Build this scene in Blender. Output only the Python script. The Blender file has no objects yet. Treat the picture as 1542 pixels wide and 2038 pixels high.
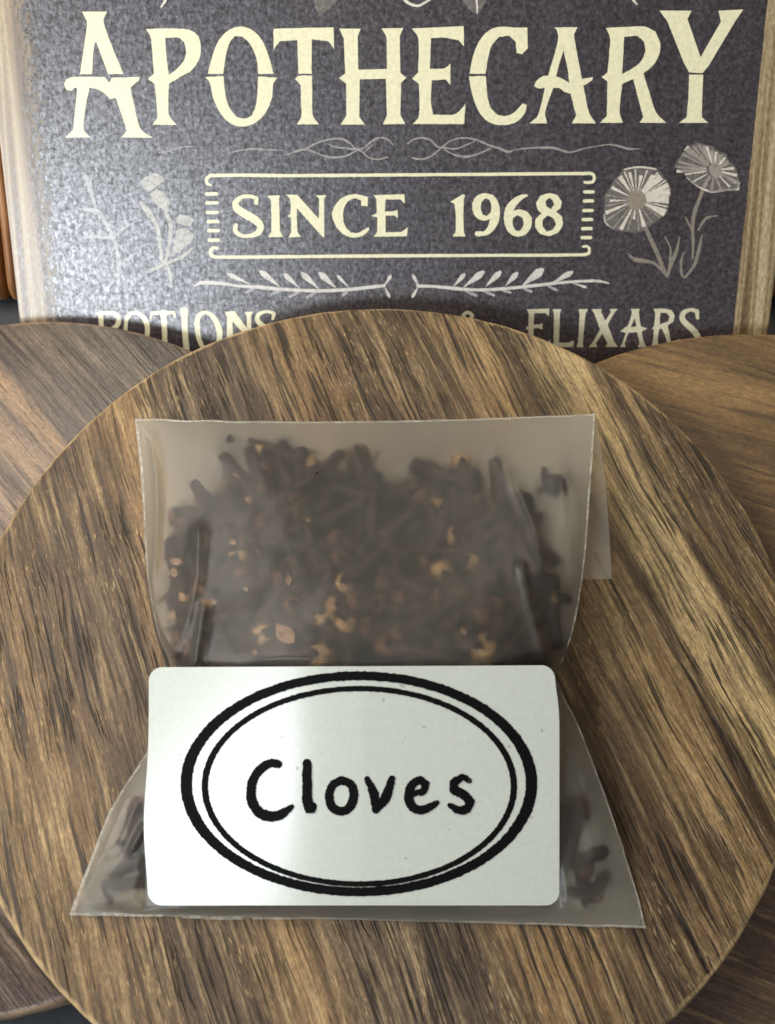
import bpy, math, random
import numpy as np
from mathutils import Vector, Matrix, noise as mnoise
from mathutils.geometry import tessellate_polygon

sc = bpy.context.scene
col = sc.collection
random.seed(7); rng = np.random.default_rng(7)
S = 0.01                                   # everything below is written in centimetres

# ------------------------------------------------------------------ camera
F, CU, CV = 2000.0, 771.0, 1019.0          # focal length and centre in photograph pixels
PITCH = math.radians(64)
FW = np.array([0, math.cos(PITCH), -math.sin(PITCH)])
UP = np.array([0, math.sin(PITCH), math.cos(PITCH)])
RT = np.array([1.0, 0, 0])
ZTOP = 1.2                                 # top face of the main wooden round
CAM = np.array([0, 0, ZTOP]) - 15.5 * FW
cd = bpy.data.cameras.new("camera"); cam = bpy.data.objects.new("camera", cd); col.objects.link(cam)
cam.location = Vector(CAM * S); cam.rotation_euler = (math.radians(90) - PITCH, 0, 0)
cd.sensor_fit = 'VERTICAL'; cd.sensor_height = 36; cd.lens = 36 * F / 2038
cd.clip_start = 0.005; cd.clip_end = 50
cd.dof.use_dof = True; cd.dof.focus_distance = 0.148; cd.dof.aperture_fstop = 34
sc.camera = cam

# ------------------------------------------------------------------ world, lamps, exposure
w = bpy.data.worlds.new("World"); sc.world = w; w.use_nodes = True
bg = w.node_tree.nodes['Background']
bg.inputs[0].default_value = (0.82, 0.74, 0.64, 1); bg.inputs[1].default_value = 0.10

def area(name, pos, target, sx, sy, power, color):
    d = bpy.data.lights.new(name, 'AREA'); d.shape = 'RECTANGLE'; d.size = sx * S; d.size_y = sy * S
    d.energy = power; d.color = color
    o = bpy.data.objects.new(name, d); col.objects.link(o)
    o.location = Vector(pos) * S
    o.rotation_euler = (Vector(target) - Vector(pos)).to_track_quat('-Z', 'Y').to_euler()
    return o
# a window behind the photographer's left shoulder, and a brighter one up and to the left
area("window_front", (-41, -74, 68), (-1, 3, 1), 30, 18, 6.0, (0.86, 0.93, 1.0))
area("window_left", (-16, 13, 25), (-3, -1, 1), 16, 16, 0.60, (1.0, 0.95, 0.87))
area("fill_side", (-27, -5, 19), (0, -2, 1), 16, 14, 0.62, (1.0, 0.97, 0.92))  # added fill light, so the wood dims from left to right
area("fill_back_right", (15, 24, 32), (2, 2, 1), 16, 16, 0.32, (1.0, 0.90, 0.74))  # added warm fill for the right side, hung close for falloff
sc.view_settings.view_transform = 'Standard'; sc.view_settings.look = 'None'
sc.view_settings.exposure = 0; sc.view_settings.gamma = 1
sc.render.engine = 'CYCLES'
sc.cycles.use_denoising = True
try: sc.cycles.denoiser = 'OPENIMAGEDENOISE'
except Exception: pass
sc.cycles.max_bounces = 16; sc.cycles.transmission_bounces = 12; sc.cycles.transparent_max_bounces = 16
sc.cycles.sample_clamp_indirect = 6

# ------------------------------------------------------------------ geometry helpers
def ray(u, v): return FW + RT * ((u - CU) / F) + UP * ((CV - v) / F)
def at_z(u, v, z):
    d = ray(u, v); return CAM + d * ((z - CAM[2]) / d[2])
LEAN = math.radians(46); Y0 = 4.2
SN = np.array([0, -math.cos(LEAN), math.sin(LEAN)]); SV = np.array([0, math.sin(LEAN), math.cos(LEAN)])
SP0 = np.array([0, Y0, 0.0])
def sign_xy(u, v):
    d = ray(u, v); t = ((SP0 - CAM) @ SN) / (d @ SN); q = CAM + d * t
    return q[0], (q - SP0) @ SV
def sign_pt(x, h, off=0.0): return SP0 + RT * x + SV * h + SN * off

def tag(o, label=None, cat=None, group=None, kind=None):
    if label: o['label'] = label
    if cat: o['category'] = cat
    if group: o['group'] = group
    if kind: o['kind'] = kind
    return o
def wpos(o):
    p = np.zeros(3)
    while o is not None: p += np.array(o.location); o = o.parent
    return p
def empty(name, loc):
    o = bpy.data.objects.new(name, None); o.empty_display_size = 0.01; col.objects.link(o)
    o.location = Vector(np.array(loc) * S); return o
def mesh(name, verts, faces, mat, parent=None, origin=None, smooth=False):
    """verts in world centimetres"""
    V = np.array(verts, float) * S
    if parent is not None:
        base = wpos(parent); loc = np.zeros(3)
        if origin is not None: loc = np.array(origin) * S - base
        V = V - base - loc
    else:
        loc = np.array(origin if origin is not None else (0, 0, 0)) * S; V = V - loc
    me = bpy.data.meshes.new(name); me.from_pydata([tuple(p) for p in V], [], [tuple(f) for f in faces]); me.update()
    if smooth: me.polygons.foreach_set('use_smooth', [True] * len(me.polygons))
    for m in (mat if isinstance(mat, (list, tuple)) else [mat]): me.materials.append(m)
    o = bpy.data.objects.new(name, me); col.objects.link(o); o.parent = parent; o.location = Vector(loc)
    return o

# ------------------------------------------------------------------ node helper
class NT:
    def __init__(s, name):
        s.m = bpy.data.materials.new(name); s.m.use_nodes = True; s.t = s.m.node_tree
        s.t.nodes.clear(); s.out = s.t.nodes.new('ShaderNodeOutputMaterial')
    def n(s, typ, **kw):
        nd = s.t.nodes.new('ShaderNode' + typ)
        for k, v in kw.items():
            if k.startswith('_'): setattr(nd, k[1:], v)
        return nd
    def put(s, sock, v):
        if hasattr(v, 'is_linked') or isinstance(v, bpy.types.NodeSocket): s.t.links.new(v, sock)
        elif v is not None: sock.default_value = v
    def math(s, op, a, b=0.0, c=None, clamp=False):
        nd = s.n('Math', _operation=op, _use_clamp=clamp); s.put(nd.inputs[0], a); s.put(nd.inputs[1], b)
        if c is not None: s.put(nd.inputs[2], c)
        return nd.outputs[0]
    def comb(s, x, y, z=0.0):
        nd = s.n('CombineXYZ'); s.put(nd.inputs[0], x); s.put(nd.inputs[1], y); s.put(nd.inputs[2], z); return nd.outputs[0]
    def obj(s):
        tc = s.n('TexCoord'); m = s.n('VectorMath', _operation='SCALE'); s.put(m.inputs[0], tc.outputs['Object']); m.inputs['Scale'].default_value = 100
        sp = s.n('SeparateXYZ'); s.put(sp.inputs[0], m.outputs[0]); return m.outputs[0], sp.outputs
    def noise(s, vec, scale=1.0, detail=2.0, rough=0.5, dist=0.0):
        nd = s.n('TexNoise'); s.put(nd.inputs['Vector'], vec); nd.inputs['Scale'].default_value = scale
        nd.inputs['Detail'].default_value = detail; nd.inputs['Roughness'].default_value = rough; nd.inputs['Distortion'].default_value = dist
        return nd.outputs['Fac']
    def ramp(s, fac, stops, interp='LINEAR'):
        nd = s.n('ValToRGB'); s.put(nd.inputs[0], fac); cr = nd.color_ramp; cr.interpolation = interp
        while len(cr.elements) < len(stops): cr.elements.new(0.5)
        for e, (p, c) in zip(cr.elements, stops):
            e.position = p; e.color = (c, c, c, 1) if isinstance(c, (int, float)) else (*c, 1)
        return nd.outputs[0]
    def mix(s, fac, a, b, mode='MIX'):
        nd = s.n('Mix', _data_type='RGBA', _blend_type=mode); s.put(nd.inputs[0], fac); s.put(nd.inputs[6], a); s.put(nd.inputs[7], b); return nd.outputs[2]
    def remap(s, v, a, b, c, d):
        nd = s.n('MapRange'); s.put(nd.inputs[0], v)
        for i, x in enumerate((a, b, c, d)): s.put(nd.inputs[i + 1], x)
        return nd.outputs[0]
    def bump(s, h, strength, dist):
        nd = s.n('Bump'); s.put(nd.inputs['Height'], h); nd.inputs['Strength'].default_value = strength; nd.inputs['Distance'].default_value = dist * S; return nd.outputs[0]
    def principled(s, color, rough=0.5, normal=None, spec=0.5, **kw):
        p = s.n('BsdfPrincipled'); s.put(p.inputs['Base Color'], color if not isinstance(color, tuple) else (*color, 1)); s.put(p.inputs['Roughness'], rough)
        s.put(p.inputs['Specular IOR Level'], spec)
        if normal is not None: s.put(p.inputs['Normal'], normal)
        for k, v in kw.items(): s.put(p.inputs[k], v)
        s.t.links.new(p.outputs[0], s.out.inputs[0]); return p
def lin(r, g, b): return tuple(((c / 255) / 12.92 if c / 255 <= .04045 else ((c / 255 + .055) / 1.055) ** 2.4) for c in (r, g, b))

# ------------------------------------------------------------------ materials
def wood(name, grain, bands, dark, light, pore=1.0, fleck=1.0, rough=(0.42, 0.62), seed=0.0, tone=1.1, rim_r=6.06, con=1.0):
    """grain(nt, X, Y) gives (across, along) in cm; bands: colour stops over the across coordinate (lo, hi, [(g, colour)])"""
    T = NT(name); vec, xyz = T.obj(); X, Y, Z = xyz
    g, r = grain(T, X, Y)
    r = T.math('ADD', r, T.math('MULTIPLY', Z, 0.6)); g0 = T.math('ADD', g, T.math('MULTIPLY', Z, 0.35))
    def sc2(a, b, off=0.0): return T.comb(T.math('MULTIPLY', g1, a), T.math('MULTIPLY', r, b), seed + off)
    g1 = g0
    w1 = T.math('SUBTRACT', T.noise(sc2(.5, .14, 1.3), 1, 2), .5); w2 = T.math('SUBTRACT', T.noise(sc2(2.2, .55, 4.1), 1, 2), .5)
    g1 = T.math('ADD', g0, T.math('ADD', T.math('MULTIPLY', w1, .40), T.math('MULTIPLY', w2, .14)))
    lo, hi, st = bands
    gb = T.math('ADD', g1, T.math('MULTIPLY', T.math('SUBTRACT', T.noise(sc2(1.1, .3, 9.0), 1, 3), .5), .35))
    base = T.ramp(T.remap(gb, lo, hi, 0, 1), [((p - lo) / (hi - lo), c) for p, c in st])
    med = T.noise(sc2(3.0, .16, 2.0), 1, 4, .6)
    c = T.mix(T.ramp(med, [(.36, .55 * con), (.52, 0.0)]), base, (*dark, 1))
    c = T.mix(T.ramp(med, [(.52, 0.0), (.70, .45 * con)]), c, (*light, 1))
    fine = T.noise(sc2(11, .42, 5.0), 1, 3, .65)
    c = T.mix(T.ramp(fine, [(.38, .62 * con), (.48, 0.0)]), c, (*dark, 1))
    c = T.mix(T.ramp(fine, [(.53, 0.0), (.68, .6 * con)]), c, (*light, 1))
    mask = T.ramp(T.noise(sc2(.9, .35, 7.0), 1, 2), [(.42, 0.0), (.58, 1.0)])
    po = T.noise(sc2(17, .8, 11.0), 1, 2, .5)
    pf = T.math('MULTIPLY', T.ramp(po, [(.545, 0.0), (.62, .9 * pore)]), T.math('ADD', T.math('MULTIPLY', mask, .75), .25))
    c = T.mix(pf, c, tuple(x * .45 for x in dark) + (1,))
    fl = T.noise(sc2(34, 4.2, 17.0), 1, 2, .55)
    mask2 = T.ramp(T.noise(sc2(1.3, .5, 27.0), 1, 2), [(.45, 0.0), (.6, 1.0)])
    ff = T.math('MULTIPLY', T.ramp(fl, [(.585, 0.0), (.67, .5 * fleck)]), mask2)
    c = T.mix(ff, c, tuple(min(1, x * 1.5) for x in light) + (1,))
    grit = T.noise(T.comb(T.math('MULTIPLY', g1, 26), T.math('MULTIPLY', r, 9), seed), 1, 4, .75)
    c = T.mix(.58, c, T.ramp(grit, [(.36, .42), (.5, .95), (.64, 1.5)]), 'MULTIPLY')
    blot = T.noise(vec, .9, 3, .6)
    c = T.mix(.8, c, T.ramp(blot, [(.3, .76 * tone), (.7, 1.16 * tone)]), 'MULTIPLY')
    fib = T.noise(sc2(34, 2.2, 31.0), 1, 3, .7)
    c = T.mix(.55 * con, c, T.ramp(fib, [(.36, .58), (.5, 1.0), (.64, 1.42)]), 'MULTIPLY')
    crk = T.noise(sc2(7.5, .34, 37.0), 1, 2, .45)
    c = T.mix(T.ramp(crk, [(.335, .85 * con), (.385, 0.0)]), c, tuple(x * .35 for x in dark) + (1,))
    rad = T.math('ADD', T.math('SQRT', T.math('ADD', T.math('MULTIPLY', X, X), T.math('MULTIPLY', Y, Y))), T.math('MULTIPLY', T.math('SUBTRACT', T.noise(vec, 5, 3), .5), .10))
    edge = T.math('MULTIPLY', T.remap(rad, rim_r - .085, rim_r - .04, 0, 1), T.ramp(T.noise(vec, 1.3, 3), [(.38, 0.1), (.55, .8)]))
    c = T.mix(edge, c, tuple(min(1, x * 1.25) for x in light) + (1,))
    h = T.math('ADD', T.math('MULTIPLY', fine, .5), T.math('SUBTRACT', T.math('MULTIPLY', ff, .5), T.math('MULTIPLY', pf, .8)))
    h = T.math('ADD', h, T.math('MULTIPLY', grit, .35))
    ro = T.remap(T.math('ADD', T.math('MULTIPLY', fine, .6), T.math('MULTIPLY', grit, .4)), .3, .7, rough[0], rough[1])
    T.principled(c, ro, T.bump(h, .9, .03 * con), .5)
    return T.m

def polar(cx, cy, R):
    def f(T, X, Y):
        dx = T.math('SUBTRACT', X, cx); dy = T.math('SUBTRACT', cy, Y)
        th = T.math('ARCTAN2', dx, dy); rr = T.math('SQRT', T.math('ADD', T.math('MULTIPLY', dx, dx), T.math('MULTIPLY', dy, dy)))
        return T.math('MULTIPLY', th, R), rr
    return f
def straight(ang, bend=0.0):
    c, s = math.cos(ang), math.sin(ang)
    def f(T, X, Y):
        r = T.math('ADD', T.math('MULTIPLY', X, c), T.math('MULTIPLY', Y, s))
        g = T.math('SUBTRACT', T.math('MULTIPLY', Y, c), T.math('MULTIPLY', X, s))
        g = T.math('ADD', g, T.math('MULTIPLY', T.math('MULTIPLY', r, r), bend))
        return g, r
    return f

CM = np.array([-0.104, -2.144]); RM = 6.06
GA = math.radians(-69)
def gmain(u, v):
    p = at_z(u, v, ZTOP)[:2] - CM; return p[1] * math.cos(GA) - p[0] * math.sin(GA)
tan_, mid, drk, ltan = lin(154, 122, 80), lin(122, 94, 60), lin(78, 58, 38), lin(188, 160, 112)
mb = [((0, 1860), lin(140, 112, 72)), ((60, 1300), mid), ((140, 1200), lin(100, 78, 56)), ((215, 1050), lin(92, 72, 52)), ((262, 900), lin(160, 126, 84)),
      ((330, 790), lin(98, 80, 62)), ((470, 740), lin(92, 76, 60)), ((560, 720), lin(140, 110, 72)), ((640, 720), lin(128, 100, 66)),  # first two grey-brown stops carry window glare in the wood colour
      ((700, 720), lin(104, 82, 56)), ((780, 700), lin(96, 74, 50)), ((860, 690), lin(110, 86, 58)), ((945, 670), lin(164, 134, 90)), ((1010, 700), lin(120, 94, 62)),
      ((1040, 720), lin(78, 60, 38)), ((1085, 720), ltan), ((1150, 760), lin(194, 168, 120)), ((1185, 770), ltan), ((1205, 770), lin(70, 52, 34)), ((1235, 790), lin(76, 58, 38)), ((1255, 800), lin(140, 112, 72)), ((1285, 830), lin(88, 66, 44)), ((1350, 860), lin(108, 84, 54)), ((1420, 930), lin(84, 64, 42))]
mb = sorted((gmain(*p), c) for p, c in mb)
if len(mb) > 32: mb = mb[:32]
M_main = wood("main_wood", straight(GA), (mb[0][0] - .2, mb[-1][0] + .2, mb), lin(60, 45, 29), lin(180, 154, 112), seed=3.0, tone=1.0)
M_left = wood("left_wood", straight(math.radians(-48)), (-6, 6, [(-6, lin(70, 58, 50)), (-2.6, lin(74, 60, 52)), (-1.6, lin(110, 88, 68)), (.9, lin(104, 82, 62)), (1.25, lin(140, 112, 86)), (1.5, lin(96, 78, 62)), (1.85, lin(150, 120, 90)), (2.15, lin(104, 84, 66)), (2.38, lin(160, 128, 94)), (2.62, lin(80, 68, 58)), (3.6, lin(88, 78, 68)), (4.2, lin(104, 94, 82)), (4.6, lin(84, 76, 68)), (6, lin(96, 88, 78))]),
              lin(60, 48, 40), lin(150, 128, 104), pore=.3, fleck=.2, rough=(.28, .40), seed=21.0, rim_r=5.58, con=.75)  # grey stops at the far side paint window sheen over the grain
M_right = wood("right_wood", straight(math.radians(-22), .01), (-6, 6, [(-6, lin(58, 44, 36)), (-2, lin(64, 48, 36)), (2.2, lin(92, 70, 44)), (2.8, lin(110, 82, 50)), (3.3, lin(84, 62, 38)), (3.9, lin(92, 68, 42)), (4.4, lin(126, 98, 60)), (5, lin(134, 106, 66)), (5.3, lin(104, 80, 50)), (6, lin(120, 94, 58))]),
               lin(68, 50, 34), lin(148, 118, 76), pore=.12, fleck=.05, rough=(.45, .6), seed=41.0, rim_r=6.55, con=.6)  # darkest stops put the near side's shade into the wood colour
M_base = wood("base_wood", straight(math.radians(30)), (-6, 6, [(-6, mid), (0, drk), (6, mid)]), lin(60, 46, 32), lin(140, 112, 76), seed=61.0)

def mat_black():
    T = NT("black_tabletop_paint"); vec, _ = T.obj()
    n = T.noise(vec, 6, 5, .65)
    T.principled(T.ramp(n, [(.3, lin(34, 38, 42)), (.7, lin(50, 54, 58))]), .6, T.bump(n, .3, .02)); return T.m
M_table = mat_black()
def mat_slat():
    T = NT("orange_pine"); vec, xyz = T.obj()
    c2 = T.comb(T.math('MULTIPLY', xyz[0], 9), T.math('MULTIPLY', xyz[1], .5), T.math('MULTIPLY', xyz[2], .5))
    n = T.noise(c2, 1, 4, .6)
    T.principled(T.ramp(n, [(.3, lin(92, 58, 32)), (.5, lin(142, 98, 58)), (.7, lin(180, 132, 86))]), .5, T.bump(n, .3, .02)); return T.m
M_slat = mat_slat()
def mat_dark():
    T = NT("gap_shade_wood"); vec, _ = T.obj(); n = T.noise(vec, 5, 4)
    T.principled(T.ramp(n, [(.3, .012), (.7, .022)]), .6); return T.m
M_dark = mat_dark()  # near-black colour stands in for the shaded gap under the slats
def mat_board():
    T = NT("sign_pine"); vec, xyz = T.obj()
    al = T.math('ADD', T.math('MULTIPLY', xyz[1], math.sin(LEAN)), T.math('MULTIPLY', xyz[2], math.cos(LEAN)))
    c2 = T.comb(T.math('MULTIPLY', xyz[0], 3.6), T.math('MULTIPLY', al, .08), 3.1)
    n = T.noise(c2, 1, 2, .5)
    c = T.ramp(n, [(.36, lin(104, 82, 52)), (.44, lin(144, 120, 84)), (.50, lin(180, 160, 122)), (.56, lin(136, 112, 76)), (.64, lin(192, 172, 136))])
    gr = T.noise(T.comb(T.math('MULTIPLY', xyz[0], 24), T.math('MULTIPLY', al, 8), 0), 1, 3, .7)
    c = T.mix(.8, c, T.ramp(gr, [(.34, .55), (.66, 1.25)]), 'MULTIPLY')
    T.principled(c, T.remap(gr, .3, .7, .3, .6), T.bump(gr, .6, .006), .9, **{'Coat Weight': .55, 'Coat Roughness': .3, 'Coat IOR': 1.6}); return T.m
M_board = mat_board()
def sign_relief(T):
    vec, xyz = T.obj()
    al = T.math('ADD', T.math('MULTIPLY', xyz[1], math.sin(LEAN)), T.math('MULTIPLY', xyz[2], math.cos(LEAN)))
    p = T.comb(xyz[0], al, 0)
    a = T.noise(T.comb(T.math('MULTIPLY', xyz[0], 15), T.math('MULTIPLY', al, 5.5), 1.7), 1, 4, .7)
    b = T.noise(p, 13, 4, .75, .6)
    long = T.noise(T.comb(T.math('MULTIPLY', xyz[0], 4), T.math('MULTIPLY', al, .4), 5), 1, 3)
    left = T.remap(xyz[0], -6.5, -2.0, 1.0, 0.0)
    h = T.math('ADD', T.math('MULTIPLY', a, T.math('ADD', T.math('MULTIPLY', left, .9), .25)), T.math('MULTIPLY', b, .75))
    return p, a, b, long, h
px0, px1 = -6.20, 6.32
def mat_panel():
    T = NT("slate_print"); p, a, b, long, h = sign_relief(T)
    sp_ = T.n("SeparateXYZ"); T.put(sp_.inputs[0], p); xx, yy = sp_.outputs[0], sp_.outputs[1]
    c = T.ramp(b, [(.32, lin(50, 46, 48)), (.5, lin(63, 58, 62)), (.68, lin(88, 82, 90))])
    c = T.mix(.5, c, T.ramp(long, [(.3, .72), (.7, 1.25)]), 'MULTIPLY')
    c = T.mix(.6, c, T.ramp(T.noise(p, .55, 3, .6), [(.35, (.86, .78, .78)), (.65, (1.08, 1.08, 1.1))]), 'MULTIPLY')
    v1 = T.noise(T.comb(T.math('MULTIPLY', xx, 20), T.math('MULTIPLY', yy, 7), 2.2), 1, 3, .7)
    gl = T.math('MULTIPLY', T.ramp(v1, [(.34, .45), (.56, .8), (.68, 1.0)]), T.ramp(b, [(.36, .35), (.6, 1.0)]))
    wear = T.math('ADD', T.math('DIVIDE', T.math('SUBTRACT', xx, px0), .42), T.math('MULTIPLY', T.math('SUBTRACT', v1, .5), 3.2))
    T.principled(c, T.remap(a, .3, .7, .22, .40), T.bump(h, .8, .010), gl, Alpha=T.ramp(wear, [(.25, .25), (.6, 1.0)]), **{'Coat Weight': T.math('MULTIPLY', gl, 1.0), 'Coat Roughness': .30, 'Coat IOR': 1.9}); return T.m
M_panel = mat_panel()
def mat_ink(name, colr, alpha=1.0, vary=.12, holes=0.0):
    T = NT(name); p, a, b, long, h = sign_relief(T)
    c = T.mix(.8, (*colr, 1), T.ramp(b, [(.3, 1 - vary * 1.6), (.7, 1 + vary)]), 'MULTIPLY')
    pr = T.principled(c, .45, T.bump(h, .8, .010), .6, **{'Coat Weight': .75, 'Coat Roughness': .28, 'Coat IOR': 1.6})
    if alpha < 1 or holes > 0:
        fine = T.noise(p, 9, 4, .7)
        al = T.ramp(fine, [(max(0, .5 - .25), alpha * (1 - holes)), (.55, alpha)])
        T.put(pr.inputs['Alpha'], al)
    return T.m
I_cream = mat_ink("cream_ink", lin(240, 235, 196)); I_white = mat_ink("chalk_ink", lin(226, 220, 212), .95, .15, .3)
I_petal = mat_ink("grey_petal_ink", lin(150, 142, 134), .55, .35, .4); I_petal_light = mat_ink("pale_petal_ink", lin(232, 224, 208), .95, .2, .15)
I_stem = mat_ink("stem_ink", lin(160, 150, 136), .8, .2, .4); I_faint = mat_ink("faint_ink", lin(236, 234, 236), .5, .15, .5)
I_text_shaded = mat_ink("shaded_text_ink", lin(214, 208, 178), 1, .15)  # dimmer cream for letters in the coasters' shadow, shade in the colour

# ------------------------------------------------------------------ setting: table
def grid_box(name, lo, hi, mat, parent=None, origin=None, bev=0.0):
    import bmesh
    bm = bmesh.new(); bmesh.ops.create_cube(bm, size=1)
    for vv in bm.verts: vv.co = Vector([(lo[i] + hi[i]) / 2 + vv.co[i] * (hi[i] - lo[i]) for i in range(3)])
    if bev: bmesh.ops.bevel(bm, geom=bm.edges[:], offset=bev, segments=3, affect='EDGES', profile=.6)
    vs = [tuple(v.co) for v in bm.verts]; fs = [[v.index for v in f.verts] for f in bm.faces]; bm.free()
    return mesh(name, vs, fs, mat, parent, origin)
tb = mesh("tabletop", [(-60, -45, -.6), (60, -45, -.6), (60, 40, -.6), (-60, 40, -.6)], [(0, 1, 2, 3)], M_table); tag(tb, kind='structure')

# ------------------------------------------------------------------ wooden rounds
def round_slice(name, c, r, z0, z1, mat, seed, cham=.10, rough_edge=.015):
    n = 288; rings = []
    prof = [(0.0, z1), (r * .5, z1), (r - cham, z1), (r - cham * .35, z1 - cham * .18), (r - .01, z1 - cham * .55), (r, z1 - cham), (r, z0 + cham * .6), (r - cham * .5, z0), (r * .5, z0), (0.0, z0)]
    vs = [(c[0], c[1], z1)]; idx = [[0]]
    for k, (pr, pz) in enumerate(prof[1:-1]):
        row = []
        for i in range(n):
            a = 2 * math.pi * i / n
            wob = 1.0; q = pr
            if pr > r * .8:
                q += .03 * mnoise.noise(Vector((math.cos(a) * 1.6, math.sin(a) * 1.6, seed))) + rough_edge * mnoise.noise(Vector((math.cos(a) * 22, math.sin(a) * 22, seed + k * .4)))
            row.append(len(vs)); vs.append((c[0] + q * math.cos(a), c[1] + q * math.sin(a), pz))
        idx.append(row)
    idx.append([len(vs)]); vs.append((c[0], c[1], z0))
    fs = []
    for a, b in zip(idx[:-1], idx[1:]):
        for i in range(n):
            j = (i + 1) % n
            if len(a) == 1: fs.append((a[0], b[i], b[j]))
            elif len(b) == 1: fs.append((a[i], b[0], a[j]))
            else: fs.append((a[i], b[i], b[j], a[j]))
    o = mesh(name, vs, fs, mat, None, (c[0], c[1], z1))
    o.data.polygons.foreach_set('use_smooth', [True] * len(o.data.polygons))
    return o
G = "round wooden coasters stacked under the bag"
tag(round_slice("wooden_coaster", CM, RM, .6, ZTOP, M_main, 1.0), "large brown round wooden coaster on top, carrying the labelled bag", "coaster", G)
tag(round_slice("wooden_coaster", (-5.98, -1.50), 5.58, 0, .592, M_left, 2.0), "brown round coaster with diagonal grain and grey window sheen in its colour, tucked under the top coaster at its left", "coaster", G)
tag(round_slice("wooden_coaster", (6.34, -2.73), 6.55, 0, .594, M_right, 3.0), "smooth brown round coaster with nearly level grain and shade painted on its near side, under the ELIXARS lettering", "coaster", G)
tag(round_slice("wooden_coaster", (-.2, -2.2), 4.9, -.59, -.008, M_base, 4.0), "lowest round wooden coaster, hidden beneath the other three", "coaster", G)

# ------------------------------------------------------------------ sign
sx0, sx1 = -6.72, 6.98; sh0, sh1 = -.84, 8.6; ST = .75
sign = empty("wooden_sign", sign_pt(0, sh0)); tag(sign, "dark slate coloured apothecary shop sign with cream lettering and bare wood margins", "sign")
def sign_mesh(name, poly3, faces, mat, parent): return mesh(name, poly3, faces, mat, parent)
def slab(name, x0, x1, h0, h1, o0, o1, mat, parent, bev=.04):
    import bmesh
    bm = bmesh.new(); bmesh.ops.create_cube(bm, size=1)
    for vv in bm.verts: vv.co = Vector(((x0 + x1) / 2 + vv.co.x * (x1 - x0), (h0 + h1) / 2 + vv.co.y * (h1 - h0), (o0 + o1) / 2 + vv.co.z * (o1 - o0)))
    bmesh.ops.bevel(bm, geom=bm.edges[:], offset=bev, segments=3, affect='EDGES')
    vs = [sign_pt(*v.co) for v in bm.verts]; fs = [[v.index for v in f.verts] for f in bm.faces]; bm.free()
    return mesh(name, vs, fs, mat, parent)
board = slab("board", sx0, sx1, sh0, sh1, -ST, 0, M_board, sign)
pl, pr_ = sign_xy(72, 350)[0], sign_xy(1497, 330)[0]
# painted panel: follows the slightly uneven left edge of the paint
PN = 240; pv = []; pf = []
for i in range(PN + 1):
    h = sh0 + .05 + (sh1 - .1 - sh0) * i / PN
    pv.append(sign_pt(px0 + .05 * mnoise.noise(Vector((h * 1.6, 0, 1))) + .05 * mnoise.noise(Vector((h * 9, 0, 4))), h, .003)); pv.append(sign_pt(px1 + .015 * mnoise.noise(Vector((h * 2, 0, 5))), h, .003))
    if i: pf.append((2 * i - 2, 2 * i - 1, 2 * i + 1, 2 * i))
panel = mesh("painted_panel", pv, pf, M_panel, sign)

LAYER = [0]
def cat_smooth(pts, closed=True, corner=38, sub=5):
    """Catmull-Rom through the points, keeping sharp corners sharp"""
    P = [np.array(p, float) for p in pts]; n = len(P); out = []
    def turn(i):
        if not closed and (i == 0 or i == n - 1): return 180
        a = P[i] - P[i - 1]; b = P[(i + 1) % n] - P[i]
        return abs(math.degrees(math.atan2(a[0] * b[1] - a[1] * b[0], a @ b)))
    tn = []
    for i in range(n):
        if turn(i) > corner: tn.append(None)
        else: tn.append((P[(i + 1) % n] - P[i - 1]) / 2)
    for i in range(n if closed else n - 1):
        a, b = P[i], P[(i + 1) % n]; d = b - a
        ta = tn[i]; tb_ = tn[(i + 1) % n]
        ta = d if ta is None else ta / max(1e-9, np.linalg.norm(ta)) * np.linalg.norm(d)
        tb_ = d if tb_ is None else tb_ / max(1e-9, np.linalg.norm(tb_)) * np.linalg.norm(d)
        for k in range(sub):
            t = k / sub
            out.append((2 * t ** 3 - 3 * t ** 2 + 1) * a + (t ** 3 - 2 * t ** 2 + t) * ta + (-2 * t ** 3 + 3 * t ** 2) * b + (t ** 3 - t ** 2) * tb_)
    if not closed: out.append(P[-1])
    return out
def jitter(pts, amp, seed):
    return [(p[0] + amp * mnoise.noise(Vector((p[0] * .35, p[1] * .35, seed))), p[1] + amp * mnoise.noise(Vector((p[0] * .35, p[1] * .35, seed + 9)))) for p in pts]
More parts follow.
